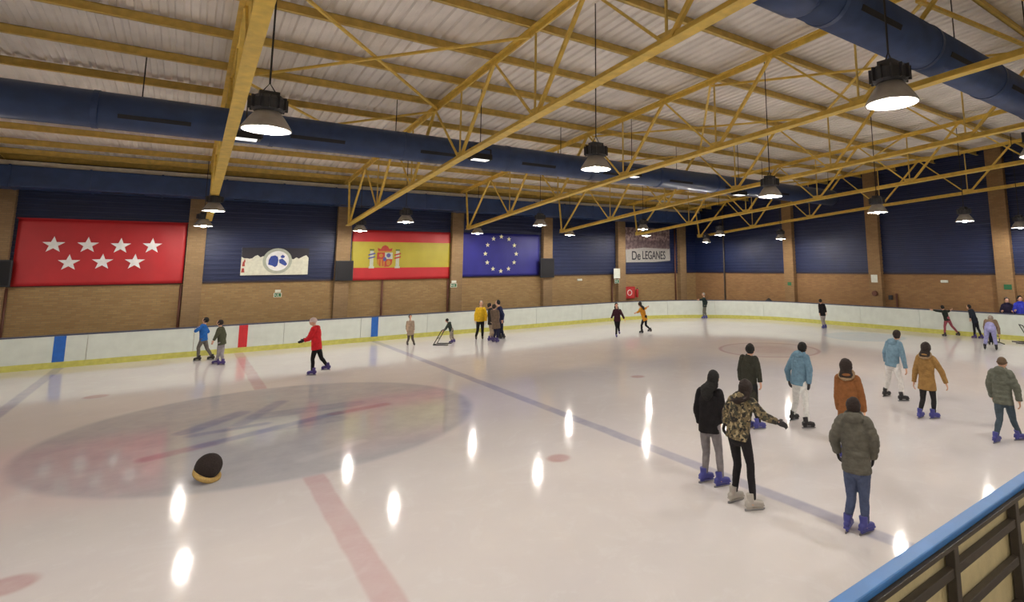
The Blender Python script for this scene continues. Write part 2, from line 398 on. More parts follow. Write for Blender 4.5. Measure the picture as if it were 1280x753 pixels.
# corrugated roof: ribs run down the slope
c = MB(); ys = [YN-.3, 5, 8.5, 14, 19, YW+.3]; xs = []; x = XL-.3
while x < XR+.3:
    xs += [(x, 0), (x+.11, 0), (x+.14, .045), (x+.22, .045)]; x += .25
for y in ys:
    for xx, d in xs: c.v.append(V((xx, y, top(y)+.31+d)))
n = len(xs)
for j in range(len(ys)-1):
    for i in range(n-1): c.f.append((j*n+i, j*n+i+1, (j+1)*n+i+1, (j+1)*n+i)); c.mi.append(0)
for j in range(len(ys)-1):      # outer deck above the sheet keeps the roof closed
    y0, y1 = ys[j], ys[j+1]; b0 = len(c.v)
    c.v += [V((XL-.3, y0, top(y0)+.45)), V((XR+.3, y0, top(y0)+.45)), V((XR+.3, y1, top(y1)+.45)), V((XL-.3, y1, top(y1)+.45))]; c.f.append((b0, b0+1, b0+2, b0+3)); c.mi.append(0)
struct(c.build('ceiling', M['roof'], loc=(0, 0, 0)))
w = MB(); w.box((XL, 27.1, 6.862), (28.2, 27.14, 7.03)); struct(w.build('trim_33', M['roofwhite'], loc=(0, YW, 0)))

# ------------------------------------------------------------------ roof steel
NODEB = [-2.2, 1.8, 5.8, 9.8, 13.8, 17.8, 21.8, 26.3]
NODET = [-4.2, -.2, 3.8, 7.9, 11.8, 15.8, 19.8, 23.8, 28.1]
def chord(tab, z, lo, hi, flange_down):
    """T section following the chord line at X = 0"""
    mb = MB(); ys = [lo]+[a for a, b in tab if lo < a < hi]+[hi]
    for a, b in zip(ys, ys[1:]):
        pa, pb = V((0, a, z(a))), V((0, b, z(b))); s = -1 if flange_down else 1
        mb.bar(pa+V((0, 0, s*.06)), pb+V((0, 0, s*.06)), .21, .024); mb.bar(pa, pb, .04, .13)
    return mb
def truss(x, label):
    t = empty('roof_truss', (x, 0, 0)); tag(t, label, 'roof truss', 'yellow steel trusses across the hall')
    def put(mb, name, mt):
        mb.v = [p+V((x, 0, 0)) for p in mb.v]; mb.build(name, mt, t)
    put(chord(TOP, top, -6.5, 28.3, False), 'top_chord', M['yellow']); put(chord(BOT, bot, -6.5, 26.4, True), 'bottom_chord', M['yellow'])
    for yb in NODEB:
        for yt in NODET:
            if 1 < yt-yb < 2.9 and not (yb > 26):
                mb = MB(); mb.bar((0, yb+.12, bot(yb)+.03), (0, yt-.05, top(yt)-.03), .045, .045); put(mb, 'diagonal_strut', M['yellow'])
            if -2.9 < yt-yb < -1:
                mb = MB(); mb.bar((0, yb-.12, bot(yb)+.03), (0, yt+.05, top(yt)-.03), .07, .07); put(mb, 'diagonal_strut', M['yellow'])
        if yb < 26:
            mb = MB(); mb.bar((0, yb, bot(yb)+.03), (0, yb, top(yb)-.03), .035, .035, (0, 1, 0)); put(mb, 'vertical_strut', M['yellowdark'])
        mb = MB(); mb.box((-.012, yb-.2, bot(yb)-.03), (.012, yb+.2, bot(yb)+.14)); put(mb, 'gusset_plate', M['yellowdark'])
    mb = MB(); mb.bar((0, 26.3, 5.22), (0, 26.62, 7.1), .07, .07); put(mb, 'end_strut', M['yellow'])
TL = ['yellow roof truss mostly out of frame at the far left edge', 'yellow roof truss seen almost end on, ending above the red flag',
      'yellow roof truss ending between the club banner and the red and yellow flag', 'yellow roof truss ending above the blue star flag',
      'yellow roof truss ending over the plain navy wall right of the blue flag', 'yellow roof truss second from the right end wall',
      'yellow roof truss nearest the right end wall']
for x, l in zip(TX, TL): truss(x, l)
PUR = [27.6, 26.7, 25.3, 23.4, 21.6, 19.6, 17.6, 15.6, 13.7, 11.8, 9.9, 8.0, 6.0, 4.05, 2.0, 0, -2, -4, -6]
for i, y in enumerate(PUR):
    z = top(y)+.06; mb = MB(); x0, x1 = XL+.05, XR-.03; sl = (top(y+.5)-top(y-.5)); a = math.atan(sl); mb_up = V((0, -math.sin(a), math.cos(a)))
    mb.box((x0, y-.012, z), (x1, y+.012, z+.2)); mb.box((x0, y-.085, z-.0), (x1, y+.012, z+.016)); mb.box((x0, y-.012, z+.184), (x1, y+.085, z+.2))
    tag(mb.build('purlin', M['yellowdark']), 'yellow purlin under the roof sheets, %s counting from the flag wall' % ORD[i], 'roof beam', 'yellow purlins under the roof sheets')
def rod(a, b, label):
    mb = MB(); mb.bar(a, b, .06, .05); tag(mb.build('brace_rod', M['yellow']), label, 'brace', 'diagonal roof brace rods')
def xbrace(x0, x1, y0, y1, where):
    za, zb = top(y0)-.02, top(y1)-.02
    rod((x0+.03, y0, za), (x1-.03, y1, zb), 'yellow brace rod rising right, '+where)
    rod((x0+.03, y1, zb-.07), (x1-.03, y0, za-.07), 'yellow brace rod falling right, '+where)
xbrace(TX[1], TX[2], 9.95, 15.6, 'in the bay right of the end-on truss')
xbrace(TX[1], TX[2], 15.6, 21.5, 'in the bay above the club banner by the long duct')
xbrace(TX[3], TX[4], 9.95, 15.6, 'in the middle bay left of the big right lamp')
xbrace(TX[3], TX[4], 4.05, 9.95, 'in the middle bay under the right duct')
xbrace(TX[3], TX[4], 15.6, 21.5, 'in the middle bay near the long duct end')
xbrace(TX[5], TX[6], 9.95, 15.6, 'in the last bay by the end wall')
xbrace(TX[5], TX[6], 15.6, 21.5, 'in the last bay near the far corner')

mb = MB(); mb.bar((11.0, 4.52, top(4.5)-.16), (16.3, 3.96, top(3.96)-.16), .09, .06); tag(mb.build('brace_rod', M['yellow']), 'thick yellow brace bar at the top right corner above the round duct', 'brace', 'diagonal roof brace rods')
# ------------------------------------------------------------------ ducts
def round_duct(x0, x1, y, z, r, label, wide=None):
    t = empty('air_duct', ((x0+x1)/2, y, z)); tag(t, label, 'air duct', 'blue ventilation ducts')
    mb = MB(); mb.tube([(x0, y, z), (x1, y, z)], r, seg=32); mb.build('duct_tube', M['duct'], t, smooth=True)
    x = x0+1.6
    while x < x1:
        mb = MB(); mb.tube([(x-.05, y, z), (x+.05, y, z)], r+.014, seg=32); mb.build('joint_collar', M['duct'], t); x += 3.2
    x = x0+2.6; a = -.42
    while x < x1-1:
        mb = MB(); nn = V((0, -math.cos(a), math.sin(a))); tt = V((0, math.sin(a), math.cos(a)))
        mb.obox(V((x, y, z))+nn*(r+.0), V((.62, 0, 0)), tt*.045, nn*.012); mb.build('air_slot', M['ductdark'], t); x += 3.2
    if wide:
        mb = MB(); mb.tube([(wide[0], y, z), (wide[1]-.12, y, z), (wide[1], y, z)], [r+.05, r+.05, r], seg=32); mb.build('wide_section', M['duct'], t, smooth=True)
    xx = x0+1
    while xx < x1:
        mb = MB(); mb.tube([(xx, y, z+r-.01), (xx, y, top(y)+.3)], .012, seg=6); mb.build('hanger_wire', M['cable'], t); xx += 5.46
round_duct(-13, 26.4, 15.9, 6.72, .40, 'long round blue air duct crossing the whole hall in front of the flag wall')
round_duct(5.9, 28.4, 4.42, 7.36, .42, 'thick round blue air duct at the top right behind the nearest right lamp', wide=(5.9, 6.95))
t = empty('air_duct', (6, 27.5, 6.13)); tag(t, 'square blue air duct running along the top of the flag wall', 'air duct', 'blue ventilation ducts')
mb = MB(); mb.box((XL+.1, 26.98, 6.13), (28.2, 28.08, 6.86)); mb.build('duct_casing', M['duct'], t, bevel=.03)
x = XL+1
k = 0
while x < 28:
    mb = MB(); mb.box((x-.03, 26.96, 6.11), (x+.03, 28.09, 6.88)); mb.build('joint_flange', M['duct'], t)
    if k % 2 == 0:
        mb = MB(); mb.box((x+.3, 27.25, 6.118), (x+1.5, 27.42, 6.14)); mb.build('air_slot', M['ductdark'], t)
    x += 2.0; k += 1

# ------------------------------------------------------------------ lamps
def lamp(p, label, cat='pendant lamp', unseen=False):
    p = V(p); t = empty('pendant_lamp', p); tag(t, label, cat, 'high bay pendant lamps')
    mb = MB(); mb.lathe(p, [(.285, 0), (.30, .0), (.30, .015), (.27, .07), (.21, .17), (.15, .25), (.13, .27)]); mb.lathe(p, [(.285, 0), (.262, .06), (.205, .16), (.13, .25)]); mb.build('reflector', M['reflector'], t, smooth=True)
    mb = MB(); mb.lathe(p, [(.001, .095), (.238, .095), (.238, .11), (.001, .11)]); mb.build('lens', M['lens'], t)
    mb = MB(); mb.ball(p+V((0, 0, .02)), (.075, .075, .06), seg=14, rings=8); mb.tube([p+V((0, 0, .06)), p+V((0, 0, .10))], .03, seg=10); mb.build('bulb', M['bulb'], t, smooth=True)
    mb = MB(); h = p+V((0, 0, .26)); mb.lathe(h, [(.001, 0), (.17, .0), (.20, .03), (.205, .16), (.17, .21), (.001, .21)], 20)
    for a in range(0, 360, 30):
        d = V((math.cos(a*PI/180), math.sin(a*PI/180), 0)); mb.obox(h+d*.2+V((0, 0, .105)), d*.035, V((-d.y, d.x, 0))*.008, V((0, 0, .085)))
    mb.box(h+V((-.12, -.09, .2)), h+V((.12, .09, .27))); mb.build('housing', M['lampbody'], t)
    mb = MB(); s = h+V((0, 0, .27)); mb.tube([s+V((-.1, 0, -.03)), s+V((0, 0, .13)), s+V((.1, 0, -.03))], .009, seg=6); mb.build('hanger_bracket', M['cable'], t)
    mb = MB(); mb.tube([s+V((0, 0, .12)), (p.x, p.y, top(p.y)+.32)], .012, seg=6); mb.build('hanging_cable', M['cable'], t)
for uv, ax, val, label in (
    ((333, 163), 1, 8.7, 'large lit pendant lamp at upper left just right of the end-on truss'),
    ((1115, 130), 1, 3.1, 'large lit pendant lamp at upper right below the thick round duct'),
    ((745, 212), 1, 8.7, 'mid-sized lit pendant lamp near the middle of the photo in front of the long duct'),
    ((963, 246), 0, 11.6, 'pendant lamp right of the long duct end among the far trusses'),
    ((1097, 266), 0, 17.0, 'lit pendant lamp in front of the second brick pillar of the end wall'),
    ((1206, 277), 0, 22.4, 'lit pendant lamp before the navy end wall, left of the rightmost pillar'),
    ((1275, 285), 0, 27.0, 'lit pendant lamp cut by the right edge of the photo'),
    ((267, 264), 1, 21.15, 'small lit pendant lamp, higher of the pair by the right end of the red flag'),
    ((254, 283), 1, 26.0, 'small lit pendant lamp, lower of the pair by the right end of the red flag'),
    ((507, 278), 1, 21.15, 'small lit pendant lamp above the red and yellow flag'),
    ((450, 289), 1, 26.0, 'small lit pendant lamp at the top left corner of the red and yellow flag'),
    ((597, 292), 1, 26.0, 'small lit pendant lamp at the top left corner of the blue star flag'),
    ((675, 282), 1, 21.15, 'small lit pendant lamp at the top right corner of the blue star flag'),
    ((712, 294), 1, 26.0, 'small dim pendant lamp over the plain navy wall right of the blue flag'),
    ((808, 295), 1, 26.0, 'small lit pendant lamp in front of the brown lettered banner'),
    ((804, 287), 1, 21.15, 'small dim pendant lamp just above the one before the brown lettered banner'),
    ((900, 294), 1, 20.5, 'small lit pendant lamp in the far corner, upper of the two there'),
    ((883, 303), 0, 26.5, 'small lit pendant lamp in the far corner, lower of the two there'),
    ((976, 299), 0, 26.5, 'small lit pendant lamp before the leftmost pillar of the end wall')):
    lamp(cast(uv, ax, val), label)
for p in ((-5.6, 8.7, 5.2), (-11, 8.7, 5.2), (-6.6, 22, 5.2), (-11.5, 22, 5.2), (12.0, 3.1, 5.2), (17.5, 3.1, 5.2), (23, 3.1, 5.2), (.8, 3.1, 5.25), (-5, 3.1, 5.2), (-5, -2.6, 5.2), (.8, -2.6, 5.2), (6.3, -2.6, 5.2), (11.8, -2.6, 5.2), (17.3, -2.6, 5.2)):  # unseen lamps added beside, above and behind the camera to brighten the hall evenly
    lamp(p, 'unseen pendant lamp added out of view to even out the light')
for uv, w_ in (((306, 174), 'beside the end-on truss at left'), ((600, 200), 'on the second truss from the left, before the long duct'), ((790, 221), 'on the truss right of the middle lamp'), ((924, 244), 'at the right end of the long duct')):
    p = cast(uv, 1, 14.3); t = empty('floodlight', p); tag(t, 'small dark floodlight '+w_, 'floodlight', 'floodlights under the long duct')
    mb = MB(); mb.box(p+V((-.30, -.17, 0)), p+V((.30, .17, .16))); mb.build('housing', M['black'], t, bevel=.02)
    mb = MB(); mb.box(p+V((-.22, -.13, -.012)), p+V((.22, .13, .002))); mb.build('lens', M['floodlens'], t)
    mb = MB(); mb.box(p+V((-.33, -.02, .05)), p+V((-.30, .02, .32))); mb.box(p+V((.30, -.02, .05)), p+V((.33, .02, .32))); mb.box(p+V((-.33, -.02, .30)), p+V((.33, .02, .33))); mb.build('bracket', M['black'], t)
    mb = MB(); mb.tube([p+V((0, 0, .32)), (p.x, p.y, top(p.y)+.32)], .012, seg=6); mb.build('hanging_rod', M['cable'], t)

# ------------------------------------------------------------------ rink boards
def path(s):
    """point and outward normal along the inside face of the boards; s = 0 at the start of the corner arc"""
    xa = BE-BR; ya = BW-BR; L = BR*PI/2
    if s < 0: return V((xa+s, BW, 0)), V((0, 1, 0))
    if s < L:
        a = PI/2-s/BR; d = V((math.cos(a), math.sin(a), 0)); return V((xa, ya, 0))+d*BR, d
    return V((BE, ya-(s-L), 0)), V((1, 0, 0))
def strip(s0, s1, z0, z1, d0, d1, mb, n=6):
    ss = [s0+(s1-s0)*i/n for i in range(n+1)]; b = len(mb.v)
    for s in ss:
        p, nn = path(s)
        for d, z in ((d0, z0), (d1, z0), (d1, z1), (d0, z1)): mb.v.append(p+nn*d+V((0, 0, z)))
    for i in range(n):
        for k in range(4):
            k2 = (k+1) % 4; mb.f.append((b+i*4+k, b+(i+1)*4+k, b+(i+1)*4+k2, b+i*4+k2)); mb.mi.append(0)
    mb.f += [(b, b+1, b+2, b+3), (b+n*4+3, b+n*4+2, b+n*4+1, b+n*4)]; mb.mi += [0, 0]
PW = 2.98; xa = BE-BR; s0 = -2.6-xa-PW*4
stripes = {-3.29: ('blue_stripe', M['bluestripe']), 1.95: ('red_stripe', M['redstripe']), 6.93: ('blue_stripe', M['bluestripe'])}
s = s0; k = 0; plain = 0
while s < BR*PI/2+17.5:
    e = s+PW; mid = s+PW/2; P0, nn = path(mid); t = empty('rink_board', (P0.x, P0.y, 0))
    mb = MB(); strip(s+.006, e-.006, .2, BH-.05, 0, .09, mb); mb.build('panel', M['board'], t)
    mb = MB(); strip(s+.001, e-.001, .0, .2, -.018, .09, mb); mb.build('kick_plate', M['kick'], t)
    mb = MB(); strip(s+.001, e-.001, BH-.05, BH, -.01, .10, mb); mb.build('cap_rail', M['caprail'], t)
    lab = None
    if s < 0:
        for sx, (nm, mt) in stripes.items():
            if s <= sx-xa < e:
                mb = MB(); strip(sx-xa-.15, sx-xa+.15, .2, BH-.052, -.006, 0, mb, 1); mb.build(nm, mt, t)
                lab = 'white rink board panel with a %s upright stripe' % ('red' if 'red' in nm else ('blue' if sx > 0 else 'blue'))+(' at the left edge of the photo' if sx < 0 else ('' if 'red' in nm else ' below the red and yellow flag'))
    if not lab:
        lab = 'white rink board panel, %s plain unstriped one counting from the left' % (ORD[plain] if plain < 20 else 'twenty %s' % ORD[plain-20]); plain += 1
    tag(t, lab, 'rink board', 'white rink board panels'); s = e; k += 1

# ------------------------------------------------------------------ things on the long wall
def starpoly(cx, cy, R, rot=PI/2, q=.40):
    return [(cx+(R if i % 2 == 0 else R*q)*math.cos(rot+i*PI/5), cy+(R if i % 2 == 0 else R*q)*math.sin(rot+i*PI/5)) for i in range(10)]
EX, EZ = V((1, 0, 0)), V((0, 0, 1))       # EX x EZ = -Y, towards the viewer
def cloth(x0, x1, z0, z1, y, bands, mats, parent, name='cloth'):
    mb = MB(); nx = 40; zs = sorted({z0+(z1-z0)*i/16 for i in range(17)} | {b for b, _ in bands})
    for z in zs:
        for i in range(nx+1):
            x = x0+(x1-x0)*i/nx; mb.v.append(V((x, y-.006*math.sin(i*.9+z*2)-.02*(1-(z-z0)/(z1-z0))**3, z)))
    for j in range(len(zs)-1):
        zm = (zs[j]+zs[j+1])/2; mi = 0
        for q, (b, idx) in enumerate(bands):
            if zm > b: mi = idx
        for i in range(nx): mb.f.append((j*(nx+1)+i, j*(nx+1)+i+1, (j+1)*(nx+1)+i+1, (j+1)*(nx+1)+i)); mb.mi.append(mi)
    ob = mb.build(name, mats, parent, smooth=True); so = ob.modifiers.new('thick', 'SOLIDIFY'); so.thickness = .006; so.offset = 1; return ob
FY = YW-.07
t = empty('flag', (-2.5, FY, 2.75)); tag(t, 'large red flag with seven white stars on the wall at left', 'flag')
cloth(-4.86, -.13, 2.76, 5.15, FY, [], [M['flagred']], t)
def wpt(uv, y): p = cast(uv, 1, y); return p.x, p.z
for u in ((67, 305.5), (110, 306), (151, 307), (190.5, 307), (86, 328), (128, 327), (168.5, 327)):
    x, z = wpt(u, FY-.03); mb = MB(); mb.prism(starpoly(x, z-.02, .31), (0, FY-.025, 0), EX, EZ, .012); mb.build('star', M['white'], t)
mb = MB(); mb.tube([(-4.9, FY-.01, 5.16), (-.1, FY-.01, 5.16)], .02, seg=8); mb.build('hanging_bar', M['flagred'], t)
t = empty('flag', (8.4, FY, 2.7)); tag(t, 'red and yellow banded flag with a crowned crest on the wall', 'flag')
FX0, FX1, FZ0, FZ1 = 6.06, 10.8, 2.72, 5.10; zr = FZ0+(FZ1-FZ0)*.245; zy = FZ0+(FZ1-FZ0)*.765
cloth(FX0, FX1, FZ0, FZ1, FY, [(zr, 1), (zy, 0)], [M['flagred'], M['flagyellow']], t)
cx, cz = wpt((481, 321), FY-.03); cy = FY-.03
mb = MB()
def cp(poly, mi, d=.012): mb.cur = mi; mb.prism([(cx+a, cz+b) for a, b in poly], (0, cy, 0), EX, EZ, d)
def circ(a, b, r, n=12, sy=1): return [(a+r*math.cos(2*PI*i/n), b+r*sy*math.sin(2*PI*i/n)) for i in range(n)]
cp([(-.36, .2), (0, .2), (0, -.12), (-.36, -.12)], 0); cp([(0, .2), (.36, .2), (.36, -.12), (0, -.12)], 2)          # quartered shield
cp([(-.36, -.12), (0, -.12), (0, -.5), (-.2, -.48), (-.33, -.36)], 1); cp([(0, -.12), (.36, -.12), (.33, -.36), (.2, -.48), (0, -.5)], 0)
cp(circ(-.18, .05, .09), 1, .018); cp(circ(.17, .06, .10), 3, .018); cp(circ(0, -.12, .08, sy=1.3), 3, .02); cp(circ(.18, -.3, .1, sy=1.3), 1, .018)
cp([(-.10, -.14), (-.06, -.14), (-.06, -.45), (-.1, -.45)], 0, .018); cp([(-.24, -.14), (-.2, -.14), (-.2, -.45), (-.24, -.45)], 0, .018)
cp([(-.30, .22), (.30, .22), (.34, .42), (.2, .36), (.12, .5), (0, .56), (-.12, .5), (-.2, .36), (-.34, .42)], 0); cp([(-.30, .22), (.30, .22), (.31, .28), (-.31, .28)], 1, .018)
for sg in (-1, 1):   # two side columns with ribbons
    cp([(sg*.60-.08, -.5), (sg*.60+.08, -.5), (sg*.60+.08, .28), (sg*.60-.08, .28)], 2); cp([(sg*.6-.12, -.56), (sg*.6+.12, -.56), (sg*.6+.12, -.46), (sg*.6-.12, -.46)], 2, .018)
    cp([(sg*.6-.1, .28), (sg*.6+.1, .28), (sg*.6+.1, .36), (sg*.6-.1, .36)], 4, .018)
    for q in (-.12, .04): cp([(sg*.6-.15, q), (sg*.6+.15, q+.08), (sg*.6+.15, q+.15), (sg*.6-.15, q+.07)], 3 if sg < 0 else 0, .02)
mb.build('crest', [M['crestred'], M['crestgold'], M['crestgrey'], M['crestblue'], M['crestgreen']], t)
t = empty('flag', (13.8, FY, 2.8)); tag(t, 'deep blue flag with a ring of twelve pale stars on the wall', 'flag')
cloth(11.42, 16.12, 2.80, 5.12, FY, [], [M['flagblue']], t)
cx0, cz0 = wpt((626.3, 317.5), FY-.03)
for i in range(12):
    a = i*PI/6; mb = MB(); mb.prism(starpoly(cx0+.93*math.sin(a), cz0+.93*math.cos(a)*1.02, .135), (0, FY-.03, 0), EX, EZ, .012); mb.build('star', M['star'], t)
# club banner
CY = YW-.06; t = empty('club_banner', (3.05, CY, 3.0)); tag(t, 'small rectangular banner with a round blue emblem on the navy wall', 'banner')
x0, x1, z0, z1 = 1.77, 4.28, 3.03, 4.2
mb = MB(); mb.box((x0, CY-.01, z0), (x1, CY+.029, z1)); mb.build('panel', M['iceprint'], t)
mb = MB(); rr = random.Random(3); pts = [(x0, z1-.0)]
nb = 26
low = [(x0+(x1-x0)*i/nb, z1-.36-.12*rr.random()-.05*math.sin(i*.7)) for i in range(nb+1)]
for i in range(nb): mb.prism([(low[i][0], low[i][1]), (low[i+1][0], low[i+1][1]), (low[i+1][0], z1), (low[i][0], z1)], (0, CY-.01, 0), EX, EZ, .006)
mb.build('dark_photo_band', M['darkprint'], t)
ec = ((x0+x1)/2+.06, (z0+z1)/2+.02)
mb = MB(); mb.prism(circ(*ec, .55, 32), (0, CY-.012, 0), EX, EZ, .012); mb.build('emblem_ring', M['crestgrey'], t)
mb = MB(); mb.prism(circ(*ec, .43, 32), (0, CY-.02, 0), EX, EZ, .012); mb.build('emblem_field', M['white'], t)
mb = MB()
for poly in ([(-.34, -.16), (-.33, .04), (-.26, .2), (-.1, .24), (.0, .18), (.03, .02), (.0, -.2), (-.08, -.27), (-.2, -.2)], [(.05, .06), (.18, .10), (.3, -.02), (.37, -.14), (.3, -.22), (.16, -.14), (.07, -.08)], [(.1, .2), (.18, .27), (.27, .2), (.24, .13), (.14, .12)]):
    mb.prism([(ec[0]+a, ec[1]+b) for a, b in poly], (0, CY-.03, 0), EX, EZ, .01)
mb.build('emblem_shapes', M['emblem'], t)
mb = MB()
for (a, b, w_, h_) in ((.04, .38, .1, .2), (.02, .12, .12, .18), (.09, .55, .06, .12)): mb.prism([(x0+a, z0+b), (x0+a+w_, z0+b), (x0+a+w_*.8, z0+b+h_), (x0+a+w_*.2, z0+b+h_)], (0, CY-.01, 0), EX, EZ, .006)
mb.build('printed_figure', M['crestred'], t)
# lettered banner
BX0, BX1, BZ0, BZ1 = 22.5, 26.45, 3.5, 5.8
t = empty('lettered_banner', (24.5, CY, 4.5)); tag(t, 'brown crowd-print banner with dark hand lettering on a grey strip', 'banner')
mb = MB(); mb.box((BX0, CY-.01, BZ0+.85), (BX1, CY+.029, BZ1)); mb.build('photo_panel', M['crowd'], t)
mb = MB(); mb.prism([(BX0+.05, BZ0), (BX0+2.5, BZ0+.02), (BX1, BZ0+.12), (BX1-.02, BZ0+.9), (BX0+1.6, BZ0+.98), (BX0+.02, BZ0+.82)], (0, CY-.012, 0), EX, EZ, .012); mb.build('white_strip', mat('grey_strip', (.60, .59, .57), .7), t)
def letters(txt, x0, z0, h, wid, y, mt, parent):
    cu = bpy.data.curves.new('lettering', 'FONT'); cu.body = txt; cu.size = 1; cu.extrude = .01; cu.offset = .012
    o = bpy.data.objects.new('tmp', cu); COL.objects.link(o); dg = bpy.context.evaluated_depsgraph_get(); dg.update()
    me = bpy.data.meshes.new_from_object(o.evaluated_get(dg)); bpy.data.objects.remove(o)
    xs = [v.co.x for v in me.vertices]; zs = [v.co.y for v in me.vertices]; a, b, c, d = min(xs), max(xs), min(zs), max(zs); og = ORG[parent.name]
    for v in me.vertices: v.co = V((x0+(v.co.x-a)/(b-a)*wid, y-v.co.z*.5, z0+(v.co.y-c)/(d-c)*h))-og
    me.materials.clear(); me.materials.append(mt); ob = bpy.data.objects.new('lettering', me); COL.objects.link(ob); ob.parent = parent; ORG[ob.name] = og
letters('De', BX0+.55, BZ0+.16, .58, .72, CY-.03, M['darkprint'], t)
letters('LEGANES', BX0+1.45, BZ0+.2, .56, 2.05, CY-.03, M['darkprint'], t)
# loudspeakers on the pillars
for u0, u1, l in (((420, 326), (441, 351), 'black loudspeaker on the pillar left of the red and yellow flag'), ((676, 323), (693, 347), 'black loudspeaker on the pillar right of the blue star flag'), ((-2, 325), (12, 359), 'black loudspeaker at the far left edge beside the red flag')):
    yb = YW-.45; a = cast(u0, 1, yb); b = cast(u1, 1, yb); t = empty('loudspeaker', ((a.x+b.x)/2, YW-.45, b.z)); tag(t, l, 'loudspeaker', 'wall loudspeakers')
    mb = MB(); mb.box((a.x, yb, b.z), (b.x, YW-.34, a.z)); mb.build('cabinet', M['black'], t, bevel=.02)
    mb = MB(); mb.box((a.x+.05, yb-.012, b.z+.05), (b.x-.05, yb, a.z-.05)); mb.build('grille', mat('grille', (.06, .06, .08), .8), t)
    mb = MB(); mb.box(((a.x+b.x)/2-.08, YW-.34, (a.z+b.z)/2-.1), ((a.x+b.x)/2+.08, YW-.295, (a.z+b.z)/2+.1)); mb.build('wall_bracket', M['steel'], t)
# signs, hose, pipes
def sign_x(uv, w_, h_, y, label, extra=None, green=True):
    p = cast(uv, 1, y); t = empty('exit_sign' if green else 'wall_notice', (p.x, y, p.z-h_/2)); tag(t, label, 'sign', None)
    mb = MB(); mb.box((p.x-w_/2, y-.02, p.z-h_/2), (p.x+w_/2, y, p.z+h_/2)); mb.build('plate', M['signwhite'], t)
    if green:
        mb = MB(); mb.box((p.x-w_*.42, y-.028, p.z-h_*.4), (p.x+w_*.42, y-.02, p.z+h_*.4)); mb.build('green_field', M['signgreen'], t)
        mb = MB(); yy = y-.036     # running figure and arrow
        for pl in ([(.02, .3), (.10, .3), (.10, .2), (.02, .2)], [(-.06, .18), (.10, .18), (.06, -.06), (-.02, -.06)], [(-.02, -.06), (.03, -.06), (-.10, -.34), (-.16, -.3)], [(.03, -.06), (.08, -.06), (.20, -.3), (.14, -.34)], [(-.40, .0), (-.26, .18), (-.26, .06), (-.16, .06), (-.16, -.06), (-.26, -.06), (-.26, -.18)]):
            mb.prism([(p.x+a*w_, p.z+b*h_) for a, b in pl], (0, yy+.008, 0), EX, EZ, .006)
        mb.build('pictogram', M['signwhite'], t)
    if extra:
        mb = MB(); mb.box((p.x-w_*.35, y-.05, p.z+h_*.65), (p.x+w_*.35, y, p.z+h_*1.25)); mb.build('emergency_lamp', M['signwhite'], t)
sign_x((347, 369), .30, .18, YW, 'small green and white exit sign on brick under the club banner', True)
sign_x((567, 357), .34, .20, YW-.31, 'small green and white exit sign on the pillar between the two flags', True)
sign_x((771, 352), .34, .24, YW-.31, 'small green and white exit sign on the pillar left of the lettered banner')
sign_x((771, 342), .5, .62, YW-.31, 'white notice on the pillar left of the lettered banner', green=False)
def sign_y(u0, w_, h_, x, label, nm, mt, cat='sign', deep=.02):
    p = cast(u0, 0, x); mb = MB(); mb.box((x-deep, p.y-w_/2, p.z-h_/2), (x, p.y+w_/2, p.z+h_/2)); ob = mb.build(nm, mt, bevel=.004); tag(ob, label, cat); return ob
sign_y((1093, 348.5), .34, .40, XR-.31, 'white notice on the second pillar of the end wall', 'wall_notice', M['signwhite'])
sign_y((1260, 359), .30, .22, XR-.31, 'green exit sign on the rightmost brick pillar of the end wall', 'exit_sign', M['signgreen'])
sign_y((987, 355), .26, .2, XR-.31, 'green exit sign on the leftmost brick pillar of the end wall', 'exit_sign', M['signgreen'])
sign_y((1114, 372), .2, .22, XR, 'small dark box on the brick end wall right of the notice', 'switch_box', M['black'], 'box', .1)
p = cast((1094, 367), 0, XR-.31); mb = MB(); mb.tube([(XR-.29, p.y, p.z), (XR-.42, p.y, p.z)], [.15, .13], seg=18); tag(mb.build('alarm_bell', M['pipe']), 'round brown alarm bell low on the second end wall pillar', 'bell')
p = cast((724, 350), 1, YW); mb = MB(); mb.box((p.x-.16, YW-.10, p.z-.06), (p.x+.16, YW+.01, p.z+.06)); tag(mb.build('bulkhead_light', M['signwhite'], bevel=.02), 'small white bulkhead light on brick right of the blue flag', 'light')
p = cast((1181, 352), 0, XR); mb = MB(); mb.box((XR-.10, p.y-.16, p.z-.06), (XR+.01, p.y+.16, p.z+.06)); tag(mb.build('bulkhead_light', M['signwhite'], bevel=.02), 'small white bulkhead light on the brick end wall above the skaters', 'light')
a = cast((779, 359), 1, YW-.2); b = cast((794, 373), 1, YW-.2); t = empty('fire_hose_cabinet', ((a.x+b.x)/2, YW-.2, b.z)); tag(t, 'red fire hose cabinet on the brick wall under the lettered banner', 'fire hose cabinet')
mb = MB(); mb.box((a.x, YW-.2, b.z), (b.x, YW-.002, a.z)); mb.build('case', M['hosered'], t, bevel=.01)
mb = MB(); mb.box((a.x+.15, YW-.215, b.z+.08), (b.x-.1, YW-.2, a.z-.08)); mb.build('door', mat('hose_door', (.72, .22, .22), .4), t)
mb = MB(); mb.torus(((a.x+b.x)/2+.02, YW-.225, (a.z+b.z)/2), (0, 1, 0), .17, .025); mb.build('hose_reel', M['white'], t)
p = cast((796.5, 366), 1, YW-.1); t = empty('fire_extinguisher', (p.x, YW-.1, p.z-.3)); tag(t, 'red fire extinguisher hung right of the hose cabinet', 'fire extinguisher')
mb = MB(); q = V((p.x, YW-.092, p.z-.3)); mb.tube([q, q+V((0, 0, .02)), q+V((0, 0, .46)), q+V((0, 0, .54))], [.085, .095, .095, .04], seg=16); mb.build('cylinder_body', M['hosered'], t, smooth=True)
